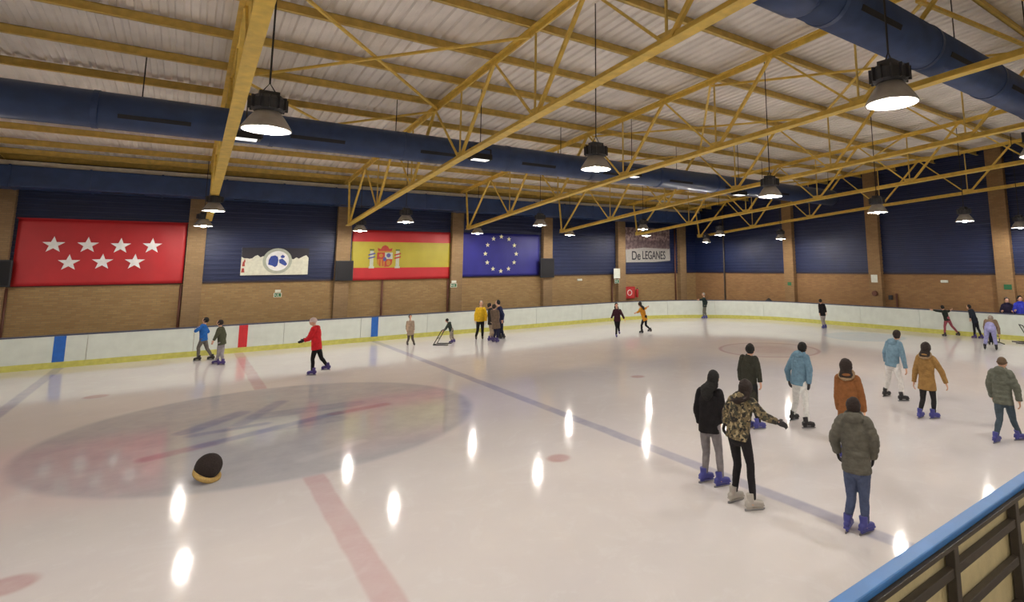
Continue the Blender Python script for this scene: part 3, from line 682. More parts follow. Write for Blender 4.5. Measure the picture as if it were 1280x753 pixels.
mb = MB(); mb.tube([q+V((0, 0, .54)), q+V((0, 0, .6))], .03, seg=10); mb.tube([q+V((0, 0, .6)), q+V((.1, -.02, .52)), q+V((.11, -.02, .2))], .013, seg=8); mb.build('valve_hose', M['black'], t)
for uv, l, z1 in (((476.5, 380), 'rust brown downpipe under the red and yellow flag', 2.7),
              ((224.5, 380), 'rust brown downpipe at the left edge of the pillar right of the red flag', 2.7),
              ((559.5, 370), 'rust brown downpipe at the left edge of the pillar between the two flags', 2.7),
              ((765, 360), 'rust brown downpipe at the left edge of the pillar beside the lettered banner', 2.7),
              ((844.5, 360), 'rust brown downpipe at the pillar right of the lettered banner', 6.0),
              ((4, 390), 'rust brown downpipe at the left edge of the photo below the red flag', 2.7)):
    p = cast(uv, 1, YW-.06); mb = MB(); mb.tube([(p.x, YW-.07, 0), (p.x, YW-.07, z1)], .05, seg=10); tag(mb.build('downpipe', M['pipe'], smooth=True), l, 'pipe', 'downpipes on the brick')
p = cast((905, 330), 0, XR-.09); mb = MB(); mb.tube([(XR-.09, p.y, 0), (XR-.09, p.y, top(p.y)+.2)], .055, seg=10); tag(mb.build('corner_pipe', M['steel'], smooth=True), 'thin grey pipe rising full height in the far corner', 'pipe')
p = cast((1121, 375), 0, XR-.06); mb = MB(); mb.tube([(XR-.06, p.y, 0), (XR-.06, p.y, 1.75)], .05, seg=8); tag(mb.build('wall_post', M['pipe']), 'short dark post on the end wall right of the small box', 'post')
p = cast((961, 377), 0, XR-.4); mb = MB(); mb.tube([(XR-.4, p.y-.65, .45), (XR-.4, p.y, .62), (XR-.4, p.y+.65, .45)], [.2, .62, .2], [.28, .62, .28], lat=(1, 0, 0), seg=16, round_ends=True)
for v in mb.v: v.z = max(v.z, .0)
for v in mb.v: v.x = XR-.4+(v.x-XR+.4)*.5
tag(mb.build('covered_bundle', M['black'], smooth=True), 'dark rounded bundle behind the boards in the far corner', 'bundle')

# ------------------------------------------------------------------ foreground balustrade
t = empty('balustrade', (3, 1.28, .95)); tag(t, 'blue topped steel balustrade with beige panels at the bottom right corner', 'balustrade')
RZ = 2.025
mb = MB(); mb.box((-.5, 1.262, RZ-.03), (9, 1.334, RZ)); mb.build('handrail', M['handrail'], t, bevel=.008)
mb = MB(); mb.box((-.5, 1.246, RZ-.052), (9, 1.29, RZ-.031)); mb.build('top_bar', M['steel'], t)
for z in (1.865, 1.675, 1.45, 1.2):
    mb = MB(); mb.box((-.5, 1.255, z-.022), (9, 1.290, z+.022)); mb.build('rail', M['steel'], t, bevel=.004)
mb = MB(); mb.box((-.5, 1.300, .95), (9, 1.312, RZ-.031)); mb.build('infill_panel', M['beige'], t)
pxx = cast((1198, 690), 1, 1.24).x; sp = .80
i = -4
while pxx+i*sp < 8.9:
    if pxx+i*sp > -.45:
        mb = MB(); mb.box((pxx+i*sp-.025, 1.247, .95), (pxx+i*sp+.025, 1.292, RZ-.053)); mb.build('post', M['steel'], t, bevel=.004)
    i += 1
mb = MB(); mb.box((-.6, 1.15, .0), (9.2, 1.34, .949)); struct(mb.build('trim_40', M['concrete']))

# ------------------------------------------------------------------ people
vd = V((math.sin(YAW), math.cos(YAW), 0))
def hair_cap(mb, hc, s, R3, grow=1.12):
    r, fwd, u = R3
    mb.ball(hc-fwd*.024*s+u*.016*s, (.086*s*grow, .096*s*grow, .106*s*grow), (r, fwd, u), 18, 12)

def person(sp):
    """sp: pixel joints of one skater; every joint is turned into a point of the hall"""
    near = sp.get('near', False)
    fA, fB = sp['feet']
    pA = cast(fA, 2, 0); pB = cast(fB, 2, 0)
    if sp.get('zfloor'): pass
    lift = sp.get('lift')         # 'A' / 'B' foot in the air: take the other foot's depth
    gnd = pB if lift == 'A' else (pA if lift == 'B' else (pA+pB)/2)
    root = V((gnd.x, gnd.y, 0)) if 'root' not in sp else V(sp['root'])
    v = (root-CAM); v.z = 0; vdir = v.normalized(); lat = V((vdir.y, -vdir.x, 0))   # screen right
    def at(uv, w=0.0):
        d = ray(*uv); k = ((root-CAM).dot(vdir)+w)/d.dot(vdir); return CAM+d*k
    if lift == 'A': pA = at(fA, sp.get('liftw', .1))
    if lift == 'B': pB = at(fB, sp.get('liftw', .1))
    if 'root' in sp: pA = root-lat*.1; pB = root+lat*.1
    phi = sp['face']*PI/180
    Fd = lat*math.sin(phi)+vdir*math.cos(phi); Rt = lat*math.cos(phi)-vdir*math.sin(phi)
    B = Rt if math.cos(phi) >= -1e-6 else -Rt
    Bw = B.dot(vdir)
    ht = at(sp['top']); H_ = sp.get('h') or max(ht.z, .5); s = H_/1.72*sp.get('bulk', 1)
    hs = H_/1.72
    lean = sp.get('lean', 0.0)     # metres the shoulders sit ahead (in depth)
    hc = at((sp['top'][0], sp['top'][1]), lean*1.25); hc = hc-V((0, 0, .118*hs))
    neck = at(sp['neck'], lean); pel = at(sp['pel'])
    shA = neck-B*.148*s-V((0, 0, .065*s)); shB = neck+B*.148*s-V((0, 0, .065*s))
    hipA = pel-B*.085*s; hipB = pel+B*.085*s
    def limb(uv, dflt_w, dw=0): return at(uv, dflt_w+dw)
    eA = limb(sp['eA'][:2], lean*.8-Bw*.2, sp['eA'][2] if len(sp['eA']) > 2 else 0); eB = limb(sp['eB'][:2], lean*.8+Bw*.2, sp['eB'][2] if len(sp['eB']) > 2 else 0)
    hA = limb(sp['hA'][:2], lean*.6-Bw*.2, sp['hA'][2] if len(sp['hA']) > 2 else 0); hB = limb(sp['hB'][:2], lean*.6+Bw*.2, sp['hB'][2] if len(sp['hB']) > 2 else 0)
    wA = (pA-root).dot(vdir); wB = (pB-root).dot(vdir)
    def dep(p): return (p-root).dot(vdir)
    kA = limb(sp['kA'], (dep(hipA)+wA)/2) if 'kA' in sp else (hipA+pA)/2+Fd*.06*s
    kB = limb(sp['kB'], (dep(hipB)+wB)/2) if 'kB' in sp else (hipB+pB)/2+Fd*.06*s
    kA = kA+Fd*.03*s; kB = kB+Fd*.03*s
    anA = pA+V((0, 0, .15*s)); anB = pB+V((0, 0, .15*s))
    T = empty('person', root); tag(T, sp['label'], 'person', sp.get('group'))
    vox = .0065 if near else .0095
    Uu = V((0, 0, 1)); hl = sp.get('hturn', 0)*PI/180
    hF = (Fd*math.cos(hl)+Rt*math.sin(hl)); hR = hF.cross(Uu)
    tilt = sp.get('tilt', 0)*PI/180; hF2 = (hF*math.cos(tilt)-Uu*math.sin(tilt)); hU = hR.cross(hF2); R3 = (hR, hF2, hU); k = hs
    # body: one continuous surface
    mb = MB()
    mb.ball(hc, (.080*k, .096*k, .106*k), R3, 16, 12); mb.ball(hc+hF2*.028*k-hU*.058*k, (.052*k, .058*k, .055*k), R3)
    mb.ball(hc+hF2*.093*k-hU*.016*k, (.014*k, .022*k, .022*k), R3, 8, 6); mb.ball(hc+hF2*.083*k-hU*.058*k, (.026*k, .012*k, .010*k), R3, 8, 6)
    for sg in (-1, 1): mb.ball(hc+hR*.078*k*sg-hU*.01*k-hF2*.008*k, (.012*k, .022*k, .033*k), R3, 8, 6); mb.ball(hc+hR*.03*k*sg+hF2*.079*k+hU*.028*k, (.024*k, .014*k, .010*k), R3, 8, 6)
    mb.tube([neck-V((0, 0, .06*s)), hc-hU*.06*k-hF2*.02*k], [.062*s, .05*k], seg=12)
    Bn = B; chest = neck*.72+pel*.28; waist = neck*.36+pel*.64
    mb.tube([pel-(neck-pel).normalized()*.06*s, pel, waist, chest, neck-(neck-pel).normalized()*.03*s], [.135*s, .14*s, .12*s, .145*s, .09*s], [.09*s, .095*s, .085*s, .10*s, .06*s], lat=Bn, seg=16, round_ends=True)
    for sh, e, h in ((shA, eA, hA), (shB, eB, hB)):
        mb.tube([sh, sh*.5+e*.5, e], [.048*s, .043*s, .037*s], seg=10, round_ends=True)
        d = (h-e).normalized(); wr = h-d*.05*s
        mb.tube([e, e*.6+wr*.4, wr], [.037*s, .036*s, .026*s], seg=10, round_ends=True)
    for hp, kn, an in ((hipA, kA, anA), (hipB, kB, anB)):
        mb.tube([hp, hp*.5+kn*.5, kn], [.076*s, .064*s, .047*s], seg=12, round_ends=True); cal = kn*.65+an*.35-Fd*.012*s
        mb.tube([kn, cal, an], [.046*s, .045*s, .033*s], seg=12, round_ends=True); mb.ball(an+Fd*.05*s-V((0, 0, .055*s)), (.04*s, .11*s, .03*s), (Fd.cross(Uu), Fd, Uu))
    def hand(mb, e, h, side, g=1.0):
        d = (h-e).normalized(); inn = (-B*side).normalized(); nrm = (inn-d*inn.dot(d)).normalized(); sd = d.cross(nrm)
        if sd.dot(Fd) < 0: sd = -sd
        c = h-d*.045*s; mb.tube([c-d*.02*s, c+d*.03*s, c+d*.07*s], [.026*s*g, .038*s*g, .038*s*g], [.017*s*g, .016*s*g, .013*s*g], lat=sd, seg=10, round_ends=True)
        rf = (.0085 if near else .0105)*s*g; b0 = c+d*.068*s
        for q, L in zip((-.029, -.0097, .0097, .029), (.062, .076, .082, .070)):
            p0 = b0+sd*q*s; p1 = p0+d*L*.45*s+nrm*.010*s; p2 = p1+d*L*.33*s+nrm*.022*s; p3 = p2+d*L*.16*s+nrm*.022*s
            mb.tube([p0, p1, p2, p3], [rf, rf*.95, rf*.85, rf*.7], seg=8, round_ends=True)
        p0 = c+sd*.022*s; p1 = p0+sd*.035*s+d*.022*s+nrm*.01*s; p2 = p1+d*.032*s+sd*.008*s+nrm*.012*s
        mb.tube([p0, p1, p2], [rf*1.35, rf*1.15, rf*.9], seg=8, round_ends=True)
    hand(mb, eA, hA, -1); hand(mb, eB, hB, 1)
    mb.build('body', M['skin'], T, remesh=vox)
    if sp.get('gloves'):
        for sd_, e, h in ((-1, eA, hA), (1, eB, hB)):
            mb = MB(); hand(mb, e, h, sd_, 1.22); d = (h-e).normalized(); mb.tube([h-d*.1*s, h-d*.05*s], .036*s, seg=10); mb.build('glove', M['glove'], T, remesh=vox)
    for sg in (-1, 1):
        mb = MB(); mb.ball(hc+hR*.031*k*sg+hF2*.083*k+hU*.008*k, .0125*k, seg=8, rings=6); mb.build('eye', M['eye'], T, smooth=True)
    # jacket / coat
    j = sp['jacket']; th = j.get('th', .02)*s*.62; hem = at(sp['hem'], lean*.05) if 'hem' in sp else pel-V((0, 0, .08))
    fl = j.get('flare', 1.0); puff = j.get('puff', False)
    mb = MB(); ax = (neck-hem); n = 25 if puff else 9; pts = []; rx = []; ry = []
    for i in range(n):
        q = i/(n-1); p = hem.lerp(neck, q) if lean < .12 else (hem.lerp(pel, q*2) if q < .5 else pel.lerp(neck, q*2-1)); pts.append(p)
        wx = lerp([(0, .168*fl), (.25, .155*(1+fl)/2), (.45, .148), (.72, .165), (.86, .135), (.95, .095), (1.0, .072)], q); wy = lerp([(0, .125*fl), (.25, .115*(1+fl)/2), (.45, .108), (.72, .125), (.88, .108), (.96, .085), (1.0, .075)], q)
        pf = (.012*abs(math.sin(q*PI*7))-.004)*s if puff else 0
        rx.append(wx*s+th+pf); ry.append(wy*s+th+pf)
    mb.tube(pts, rx, ry, lat=Bn, seg=20)
    for sh, e, h in ((shA, eA, hA), (shB, eB, hB)):
        d = (h-e).normalized(); wr = h-d*.065*s; m1 = 13 if puff else 4; P = []; r_ = []
        for i in range(m1):
            q = i/(m1-1); P.append(sh.lerp(e, q)); r_.append((.064-.012*q)*s+th*.9+((.010*abs(math.sin(q*PI*3))) if puff else 0)*s)
        mb.tube([sh-(e-sh).normalized()*.01]+P[1:], r_, seg=12, round_ends=True)
        P = [e.lerp(wr, i/(m1-1)) for i in range(m1)]; r_ = [(.052-.013*(i/(m1-1)))*s+th*.75+((.008*abs(math.sin(i/(m1-1)*PI*3))) if puff else 0)*s for i in range(m1)]
        mb.ball(e, r_[0], seg=12, rings=8); mb.tube(P, r_, seg=12)
    if j.get('hood'):
        mb.ball(neck-Fd*.085*s+V((0, 0, .005*s)), (.125*s, .075*s, .085*s), (B, Fd, Uu), 14, 10); mb.torus(neck-Fd*.02*s+V((0, 0, .02*s)), (Uu-Fd*.35), .095*s, .035*s, lat=B)
    elif j.get('hoodup'):
        mb.ball(hc-hF2*.03*k+hU*.012*k, (.102*k, .115*k, .128*k), R3, 18, 12); mb.tube([neck-V((0, 0, .05*s)), hc-hF2*.03*k-hU*.05*k], [.11*s, .085*k], seg=14)
    else:
        mb.tube([neck-V((0, 0, .03*s)), neck+V((0, 0, .035*s))], [.085*s, .07*s], seg=14)
    mb.build('jacket', j['mat'], T, remesh=.009 if near else .012, wobble=.007*s if near else .005)
    if j.get('fur'):
        mb = MB(); mb.torus(neck-Fd*.045*s+V((0, 0, .03*s)), (Uu-Fd*.55), .115*s, .030*s, lat=B, ratio=1.15); mb.build('fur_trim', M['fur'], T, remesh=.009, wobble=.008)
    # trousers
    tr = sp['pants']; w_ = tr.get('w', 1.0)
    mb = MB()
    mb.tube([pel+V((0, 0, .10*s)), pel, pel-V((0, 0, .07*s))], [.155*s, .162*s, .14*s], [.112*s, .122*s, .11*s], lat=Bn, seg=16, round_ends=True)
    if lean > .12: mb.ball(pel-(neck-pel).normalized()*.05*s, (.165*s, .13*s, .14*s), (B, (neck-pel).normalized().cross(B), (neck-pel).normalized())); mb.ball(pel+(neck-pel).normalized()*.06*s, (.165*s, .135*s, .12*s), (B, (neck-pel).normalized().cross(B), (neck-pel).normalized()))
    for hp, kn, an in ((hipA, kA, anA), (hipB, kB, anB)):
        cal = kn*.65+an*.35-Fd*.012*s; cuff = kn.lerp(an, .95)
        mb.tube([hp, hp*.5+kn*.5, kn], [.097*s*w_, .084*s*w_, .064*s*w_], seg=14, round_ends=True); mb.tube([kn, cal, cuff], [.064*s*w_, .062*s*w_, .048*s*w_], seg=14, round_ends=True)
    mb.build('trousers', tr['mat'], T, remesh=.009 if near else .012, wobble=.004)
    if tr.get('side'):
        mb = MB()
        off = B*.062*s
        mb.tube([hipB.lerp(kB, .45)+B*.080*s, kB+B*.062*s, kB.lerp(anB, .5)+B*.058*s, kB.lerp(anB, .8)+B*.047*s], .014*s, seg=8); mb.build('side_stripe', M['white'], T)
    # skates
    for q, (p, an, kn) in enumerate(((pA, anA, kA), (pB, anB, kB))):
        ya = sp.get('fyaw', (10, 35) if near else (0, 0))[q]*PI/180; rgt = Fd.cross(Uu); fd = Fd*math.cos(ya)+rgt*math.sin(ya); side = fd.cross(Uu)
        z0 = p
        mb = MB(); so = z0+V((0, 0, .075*s))
        mb.tube([so-fd*.085*s+V((0, 0, .035*s)), so+fd*.02*s+V((0, 0, .04*s)), so+fd*.12*s+V((0, 0, .025*s))], [.042*s, .046*s, .043*s], [.040*s, .042*s, .030*s], lat=side, seg=14, round_ends=True)
        shin = (kn-an).normalized(); mb.tube([so-fd*.035*s+V((0, 0, .03*s)), so-fd*.035*s+V((0, 0, .09*s)), so-fd*.04*s+V((0, 0, .10*s))+shin*.055*s], [.046*s, .050*s, .056*s], [.050*s, .054*s, .058*s], lat=side, seg=14)
        mb.obox(so+fd*.018*s+V((0, 0, -.006*s)), fd*.135*s, side*.038*s, Uu*.010*s)
        sk = mb.build('skate', sp['skate'], T, remesh=.008 if near else .010)
        mb = MB(); bm_ = z0+fd*.02*s
        mb.prism([(-.145*s, .004), (-.13*s, .0), (.12*s, .0), (.15*s, .015*s), (.15*s, .03*s), (-.145*s, .03*s)], bm_-side*.004, fd, Uu, -.008)
        mb.build('blade', M['blade'], sk)
        mb = MB()
        for q2 in (-.08, .085): mb.obox(bm_+fd*q2*s+V((0, 0, .048*s)), fd*.035*s, side*.014*s, Uu*.022*s)
        mb.obox(bm_+V((0, 0, .036*s)), fd*.09*s, side*.008*s, Uu*.008*s)
        mb.build('blade_holder', sp['skate'], sk)
    # hair / headwear
    hr = sp.get('hair')
    if hr and not sp['jacket'].get('hoodup'):
        mb = MB(); hair_cap(mb, hc, k, R3, hr.get('g', 1.1))
        if hr.get('long'):
            L = hr['long']; b0 = hc-hF2*.05*k
            mb.tube([b0+hU*.02*k, hc-hF2*.075*k-hU*.08*k, neck-Fd*.105*s+V((0, 0, .02)), neck-Fd*.145*s-V((0, 0, L*.55)), neck-Fd*.14*s-V((0, 0, L))], [.09*k, .108*k, .118*k, .100*k, .05*k], [.06*k, .055*k, .045*k, .035*k, .02*k], lat=hR, seg=14, round_ends=True)
        if hr.get('bun'): mb.ball(hc-hF2*.1*k+hU*.05*k, .045*k)
        mb.build('hair', hr['mat'], T, remesh=.008 if near else .010, wobble=.010)
    if sp.get('cap'):
        mb = MB(); mb.ball(hc-hF2*.012*k+hU*.035*k, (.090*k, .106*k, .098*k), R3, 18, 12); mb.torus(hc-hF2*.01*k+hU*.018*k, hU+hF2*.15, .092*k, .014*k, lat=hR, ratio=1.1); mb.build('beanie', sp['cap'], T, remesh=.008, wobble=.002)
    return T

HB, HN, HG = {'mat': M['hairblack']}, {'mat': M['hairbrown']}, {'mat': M['hairgrey']}
def fab(r, g, b): return fabric((r, g, b))
PEOPLE = [
 dict(near=1, label='person with long dark hair, black jacket, grey jeans and blue skates', top=(892, 463), neck=(887, 486), pel=(887, 531), hem=(887, 540),
      eA=(871, 511), hA=(875, 533, .08), eB=(903, 512), hB=(900, 533, .08), kA=(882, 566), kB=(898, 567), feet=((882, 603), (902, 609)), face=20, fyaw=(35, 40),
      jacket=dict(mat=fab(.12, .11, .12), th=.022), pants=dict(mat=fab(.50, .48, .49), w=.95), skate=M['skateblue'], hair=dict(mat=M['hairblack'], long=.14)),
 dict(near=1, label='person in camouflage hooded jacket and black leggings holding one arm out, grey skates', top=(932, 475), neck=(927, 497), pel=(923, 541), hem=(922, 548),
      eA=(908, 516), hA=(905, 534), eB=(955, 521), hB=(977, 530), kA=(921, 580), kB=(937, 582), feet=((919, 628), (942, 639)), face=25, fyaw=(25, 45),
      jacket=dict(mat=M['camo'], th=.024, hood=1), pants=dict(mat=fab(.14, .13, .14), w=.92), skate=M['skategrey'], hair=dict(mat=M['hairbrown'], long=.05, g=1.15), gloves=1),
 dict(near=1, label='person in long dark olive coat half hidden behind the camouflage jacket, blue skates', top=(938, 430), neck=(936, 445), pel=(937, 482), hem=(937, 500),
      eA=(925, 463), hA=(926, 480), eB=(948, 463), hB=(951, 482), kA=(934, 508), kB=(943, 508), feet=((937, 536), (949, 537)), face=30,
      jacket=dict(mat=fab(.20, .20, .17), th=.022), pants=dict(mat=fab(.16, .16, .17)), skate=M['skateblue'], hair=HB),
 dict(near=1, label='person in light blue jacket and white trousers just right of the camouflage jacket', top=(1003, 428), neck=(1000, 443), pel=(1000, 478), hem=(998, 481),
      eA=(984, 463), hA=(987, 479, .1), eB=(1012, 463), hB=(1011, 484), kA=(994, 503), kB=(1006, 503), feet=((992, 526), (1010, 536)), face=35,
      jacket=dict(mat=fab(.41, .53, .61), th=.03, hood=1), pants=dict(mat=fab(.84, .84, .83)), skate=M['skateblack'], hair=HB, gloves=1),
 dict(near=1, label='person with dark hair in rust coloured fur trimmed parka behind the olive puffer jacket', top=(1057, 450), neck=(1059, 470), pel=(1061, 513), hem=(1062, 523),
      eA=(1047, 496), hA=(1049, 517), eB=(1077, 496), hB=(1081, 520), kA=(1057, 545), kB=(1066, 546), feet=((1055, 574), (1067, 577)), face=10,
      jacket=dict(mat=fab(.52, .34, .20), th=.03, flare=1.12, hood=1, fur=1), pants=dict(mat=fab(.16, .15, .16), w=.92), skate=M['skateblue'], hair=dict(mat=M['hairbrown'], long=.03, g=1.3)),
 dict(near=1, label='person in olive grey puffer jacket and blue jeans nearest the balustrade', top=(1066, 497), neck=(1067, 521), pel=(1071, 582), hem=(1071, 590),
      eA=(1042, 547), hA=(1048, 570, .1), eB=(1093, 552), hB=(1091, 578, .1), kA=(1064, 624), kB=(1080, 626), feet=((1061, 664), (1083, 668)), face=5,
      jacket=dict(mat=fab(.37, .36, .33), th=.032, hood=1, puff=1), pants=dict(mat=fab(.30, .34, .45)), skate=M['skateblue'], hair=dict(mat=M['hairbrown'], g=1.12), gloves=1),
 dict(near=1, label='person in light blue jacket and white trousers beside the mustard parka, dark skates', top=(1121, 413), neck=(1117, 427), pel=(1115, 454), hem=(1115, 458),
      eA=(1106, 441), hA=(1107, 455, .1), eB=(1129, 447), hB=(1133, 464), kA=(1110, 474), kB=(1125, 476), feet=((1108, 496), (1129, 502)), face=30,
      jacket=dict(mat=fab(.43, .54, .61), th=.028, hood=1), pants=dict(mat=fab(.84, .83, .82)), skate=M['skateblack'], hair=HN),
 dict(near=1, label='person in mustard yellow fur trimmed parka and black leggings, blue skates', top=(1157, 429), neck=(1157, 445), pel=(1159, 479), hem=(1159, 487),
      eA=(1144, 463), hA=(1142, 481), eB=(1177, 465), hB=(1184, 483), kA=(1153, 500), kB=(1167, 501), feet=((1151, 523), (1168, 524)), face=15,
      jacket=dict(mat=fab(.57, .44, .26), th=.028, flare=1.1, hood=1, fur=1), pants=dict(mat=fab(.17, .16, .17), w=.92, side=1), skate=M['skateblue'], hair=dict(mat=M['hairbrown'], long=.02, g=1.3)),
 dict(near=1, label='person in green puffer jacket and brown beanie striding at the right edge', top=(1252, 447), neck=(1251, 463), pel=(1254, 499), hem=(1254, 505),
      eA=(1236, 480), hA=(1241, 499, .15), eB=(1271, 486), hB=(1275, 506), kA=(1249, 525), kB=(1266, 526), feet=((1246, 554), (1275, 551)), face=15,
      jacket=dict(mat=fab(.38, .39, .35), th=.036, hood=1, puff=1), pants=dict(mat=fab(.26, .31, .35)), skate=M['skateblue'], cap=mat('brown_beanie', (.36, .29, .22), .95, bump=.5)),
 # --- along the long boards
 dict(label='person in bright blue jacket and grey trousers skating by the left boards', top=(257, 397), neck=(254, 406), pel=(254.5, 423), hem=(254.5, 426), eA=(245, 414), hA=(249, 410), eB=(260, 415), hB=(254, 417),
      kA=(249, 435), kB=(260, 436), feet=((247, 451.5), (264, 450)), face=-75, jacket=dict(mat=fab(.16, .40, .70), th=.03), pants=dict(mat=fab(.42, .40, .38)), skate=M['skateblack'], hair=HB),
 dict(label='person in olive jacket and grey trousers beside the bright blue jacket', top=(275, 400), neck=(276, 409.5), pel=(277, 428), hem=(277.5, 431), eA=(271, 419), hA=(266, 428), eB=(281, 419), hB=(280, 428),
      kA=(274, 443), kB=(278.5, 443), feet=((270, 455.5), (277, 456.5)), face=-70, jacket=dict(mat=fab(.30, .31, .24), th=.03), pants=dict(mat=fab(.58, .56, .58)), skate=M['skatepurple'], hair=HN),
 dict(label='person in red jacket and black leggings skating left, holding a dark glove forward', top=(391.5, 397.5), neck=(394.5, 408.5), pel=(396, 433), hem=(396, 437), eA=(386, 424), hA=(377, 427), eB=(390, 423), hB=(383, 424),
      kA=(392, 449), kB=(403, 448), feet=((390, 469.5), (408, 463)), lift='B', liftw=.2, face=-70, jacket=dict(mat=fab(.82, .17, .20), th=.035), pants=dict(mat=fab(.10, .10, .11), w=.9), skate=M['skatepurple'], cap=mat('pink_white_beanie', (.82, .74, .72), .95, bump=.5), gloves=1),
 dict(label='small person in beige coat facing the camera near the boards', top=(513, 393.5), neck=(513, 401.5), pel=(513, 414), hem=(513, 419), eA=(508.5, 408.5), hA=(508.5, 414), eB=(517, 408.5), hB=(517.5, 414.5),
      kA=(510.5, 424), kB=(515.5, 424), feet=((509, 432), (517.5, 432)), face=165, jacket=dict(mat=fab(.62, .55, .48), th=.025, flare=1.15), pants=dict(mat=fab(.35, .32, .32)), skate=M['skateblack'], hair=HN),
 dict(label='small child in dark green jacket leaning on a skating aid frame', top=(558.5, 398.5), neck=(561, 404), pel=(564.5, 413.5), hem=(564.5, 415), eA=(557, 411), hA=(553.5, 414), eB=(557.5, 411.5), hB=(554, 414.5),
      kA=(563.5, 421), kB=(566, 421), feet=((564, 429), (567, 428)), h=1.12, face=-80, jacket=dict(mat=fab(.20, .24, .22), th=.025, hood=1), pants=dict(mat=fab(.60, .56, .52)), skate=M['skatepurple'], hair=HB),
 dict(label='person in bright yellow jacket and black trousers standing facing the camera', top=(601.5, 376), neck=(601, 385), pel=(600.5, 400), hem=(600.5, 402), eA=(594.5, 394), hA=(594, 403), eB=(607.5, 394), hB=(607.5, 403),
      kA=(597, 413), kB=(603, 413), feet=((595, 425), (603, 424.5)), face=175, jacket=dict(mat=fab(.86, .70, .16), th=.035), pants=dict(mat=fab(.12, .12, .13)), skate=M['skateblack'], hair=HG),
 dict(label='person in black top and beige trousers, left one of the standing huddle', top=(612.5, 379), neck=(613, 386), pel=(613.5, 403), hem=(613.5, 406), eA=(611, 395), hA=(611.5, 402), eB=(616, 395), hB=(619, 400),
      kA=(613, 415), kB=(615.5, 415), feet=((612.5, 426.5), (616, 425.5)), face=80, jacket=dict(mat=fab(.17, .16, .16), th=.025), pants=dict(mat=fab(.62, .55, .47)), skate=M['skatepurple'], hair=HN),
 dict(label='person in grey brown long coat, middle one of the standing huddle', top=(618, 380.5), neck=(618.5, 388), pel=(620, 405), hem=(620.5, 411), eA=(615.5, 397), hA=(615.5, 405), eB=(623, 397), hB=(622, 405),
      kA=(619, 416.5), kB=(622, 416.5), feet=((617, 428), (621.5, 428.5)), face=30, jacket=dict(mat=fab(.40, .34, .29), th=.035, flare=1.1), pants=dict(mat=fab(.16, .16, .26)), skate=M['skatepurple'], hair=HN),
 dict(label='tall person in navy jacket, right one of the standing huddle', top=(622, 375.5), neck=(624.5, 384), pel=(626, 401), hem=(626, 404), eA=(622, 394), hA=(619, 400), eB=(629, 394), hB=(628, 402),
      kA=(625, 413), kB=(628, 413), feet=((624.5, 424.5), (628.5, 424)), face=-100, jacket=dict(mat=fab(.15, .17, .30), th=.035), pants=dict(mat=fab(.14, .15, .22)), skate=M['skateblack'], hair=HB),
 dict(label='person with long dark hair in maroon jacket skating towards the camera with arms out', top=(770.5, 379), neck=(771.5, 387), pel=(771.5, 400), hem=(771.5, 402), eA=(766, 394), hA=(763.5, 399.5), eB=(778, 394), hB=(781, 400),
      kA=(770.5, 409), kB=(773, 409), feet=((770.5, 422), (774, 418)), lift='B', face=170, jacket=dict(mat=fab(.24, .13, .17), th=.022), pants=dict(mat=fab(.10, .09, .11), w=.92), skate=M['skatepurple'], hair=dict(mat=M['hairblack'], long=.16)),
 dict(label='person with dark hair in orange yellow jacket leaning forward beside the maroon jacket', top=(799.5, 377.5), neck=(802, 385), pel=(806, 398), hem=(806.5, 401), eA=(798.5, 390), hA=(794.5, 391.5), eB=(806.5, 386), hB=(809.5, 384),
      kA=(802.5, 407), kB=(808, 407), feet=((802, 417), (812.5, 415)), lift='B', face=-60, jacket=dict(mat=fab(.80, .55, .17), th=.025), pants=dict(mat=fab(.13, .13, .16), w=.92), skate=M['skateblack'], hair=dict(mat=M['hairblack'], long=.1)),
 dict(label='person in dark green jacket reaching left against the far corner boards', top=(879, 366), neck=(880, 372.5), pel=(881, 382), hem=(881, 384), eA=(876, 375), hA=(873, 375), eB=(883.5, 378), hB=(882.5, 383),
      kA=(880, 390), kB=(882, 390), feet=((879.5, 398.5), (882.5, 398.5)), face=-85, jacket=dict(mat=fab(.13, .19, .18), th=.025), pants=dict(mat=fab(.40, .40, .36)), skate=M['skateblue'], hair=HG),
 dict(label='person in black jacket and pale grey trousers gliding alone before the end boards', top=(1025, 374), neck=(1027, 380.5), pel=(1028.5, 393), hem=(1028.5, 395), eA=(1024.5, 387), hA=(1024.5, 393), eB=(1031.5, 386), hB=(1033, 392),
      kA=(1028, 402), kB=(1030, 402), feet=((1029, 411), (1032, 410.5)), face=-30, jacket=dict(mat=fab(.13, .12, .13), th=.025), pants=dict(mat=fab(.64, .61, .60)), skate=M['skateblue'], hair=HB),
 dict(label='person in dark top and dusty pink leggings with both arms stretched out', top=(1177.5, 382), neck=(1180, 388), pel=(1184, 399.5), hem=(1184, 401), eA=(1171.5, 389), hA=(1164.5, 387.5), eB=(1185.5, 389.5), hB=(1189, 387.5),
      kA=(1181.5, 408.5), kB=(1190.5, 408), feet=((1181, 421), (1198, 420)), lift='B', face=-50, jacket=dict(mat=fab(.14, .17, .15), th=.02), pants=dict(mat=fab(.58, .30, .34)), skate=M['skateblack'], hair=HB),
 dict(label='person in black clothes leaning forward next to the pink leggings', top=(1210.5, 381), neck=(1213.5, 387), pel=(1219, 401), hem=(1219.5, 404), eA=(1213, 394), hA=(1213, 399.5), eB=(1216, 395), hB=(1213.5, 400),
      kA=(1218.5, 411), kB=(1223.5, 411), feet=((1218.5, 423.5), (1227, 424)), face=-70, jacket=dict(mat=fab(.12, .14, .18), th=.03), pants=dict(mat=fab(.12, .12, .15)), skate=M['skatepurple'], hair=HB),
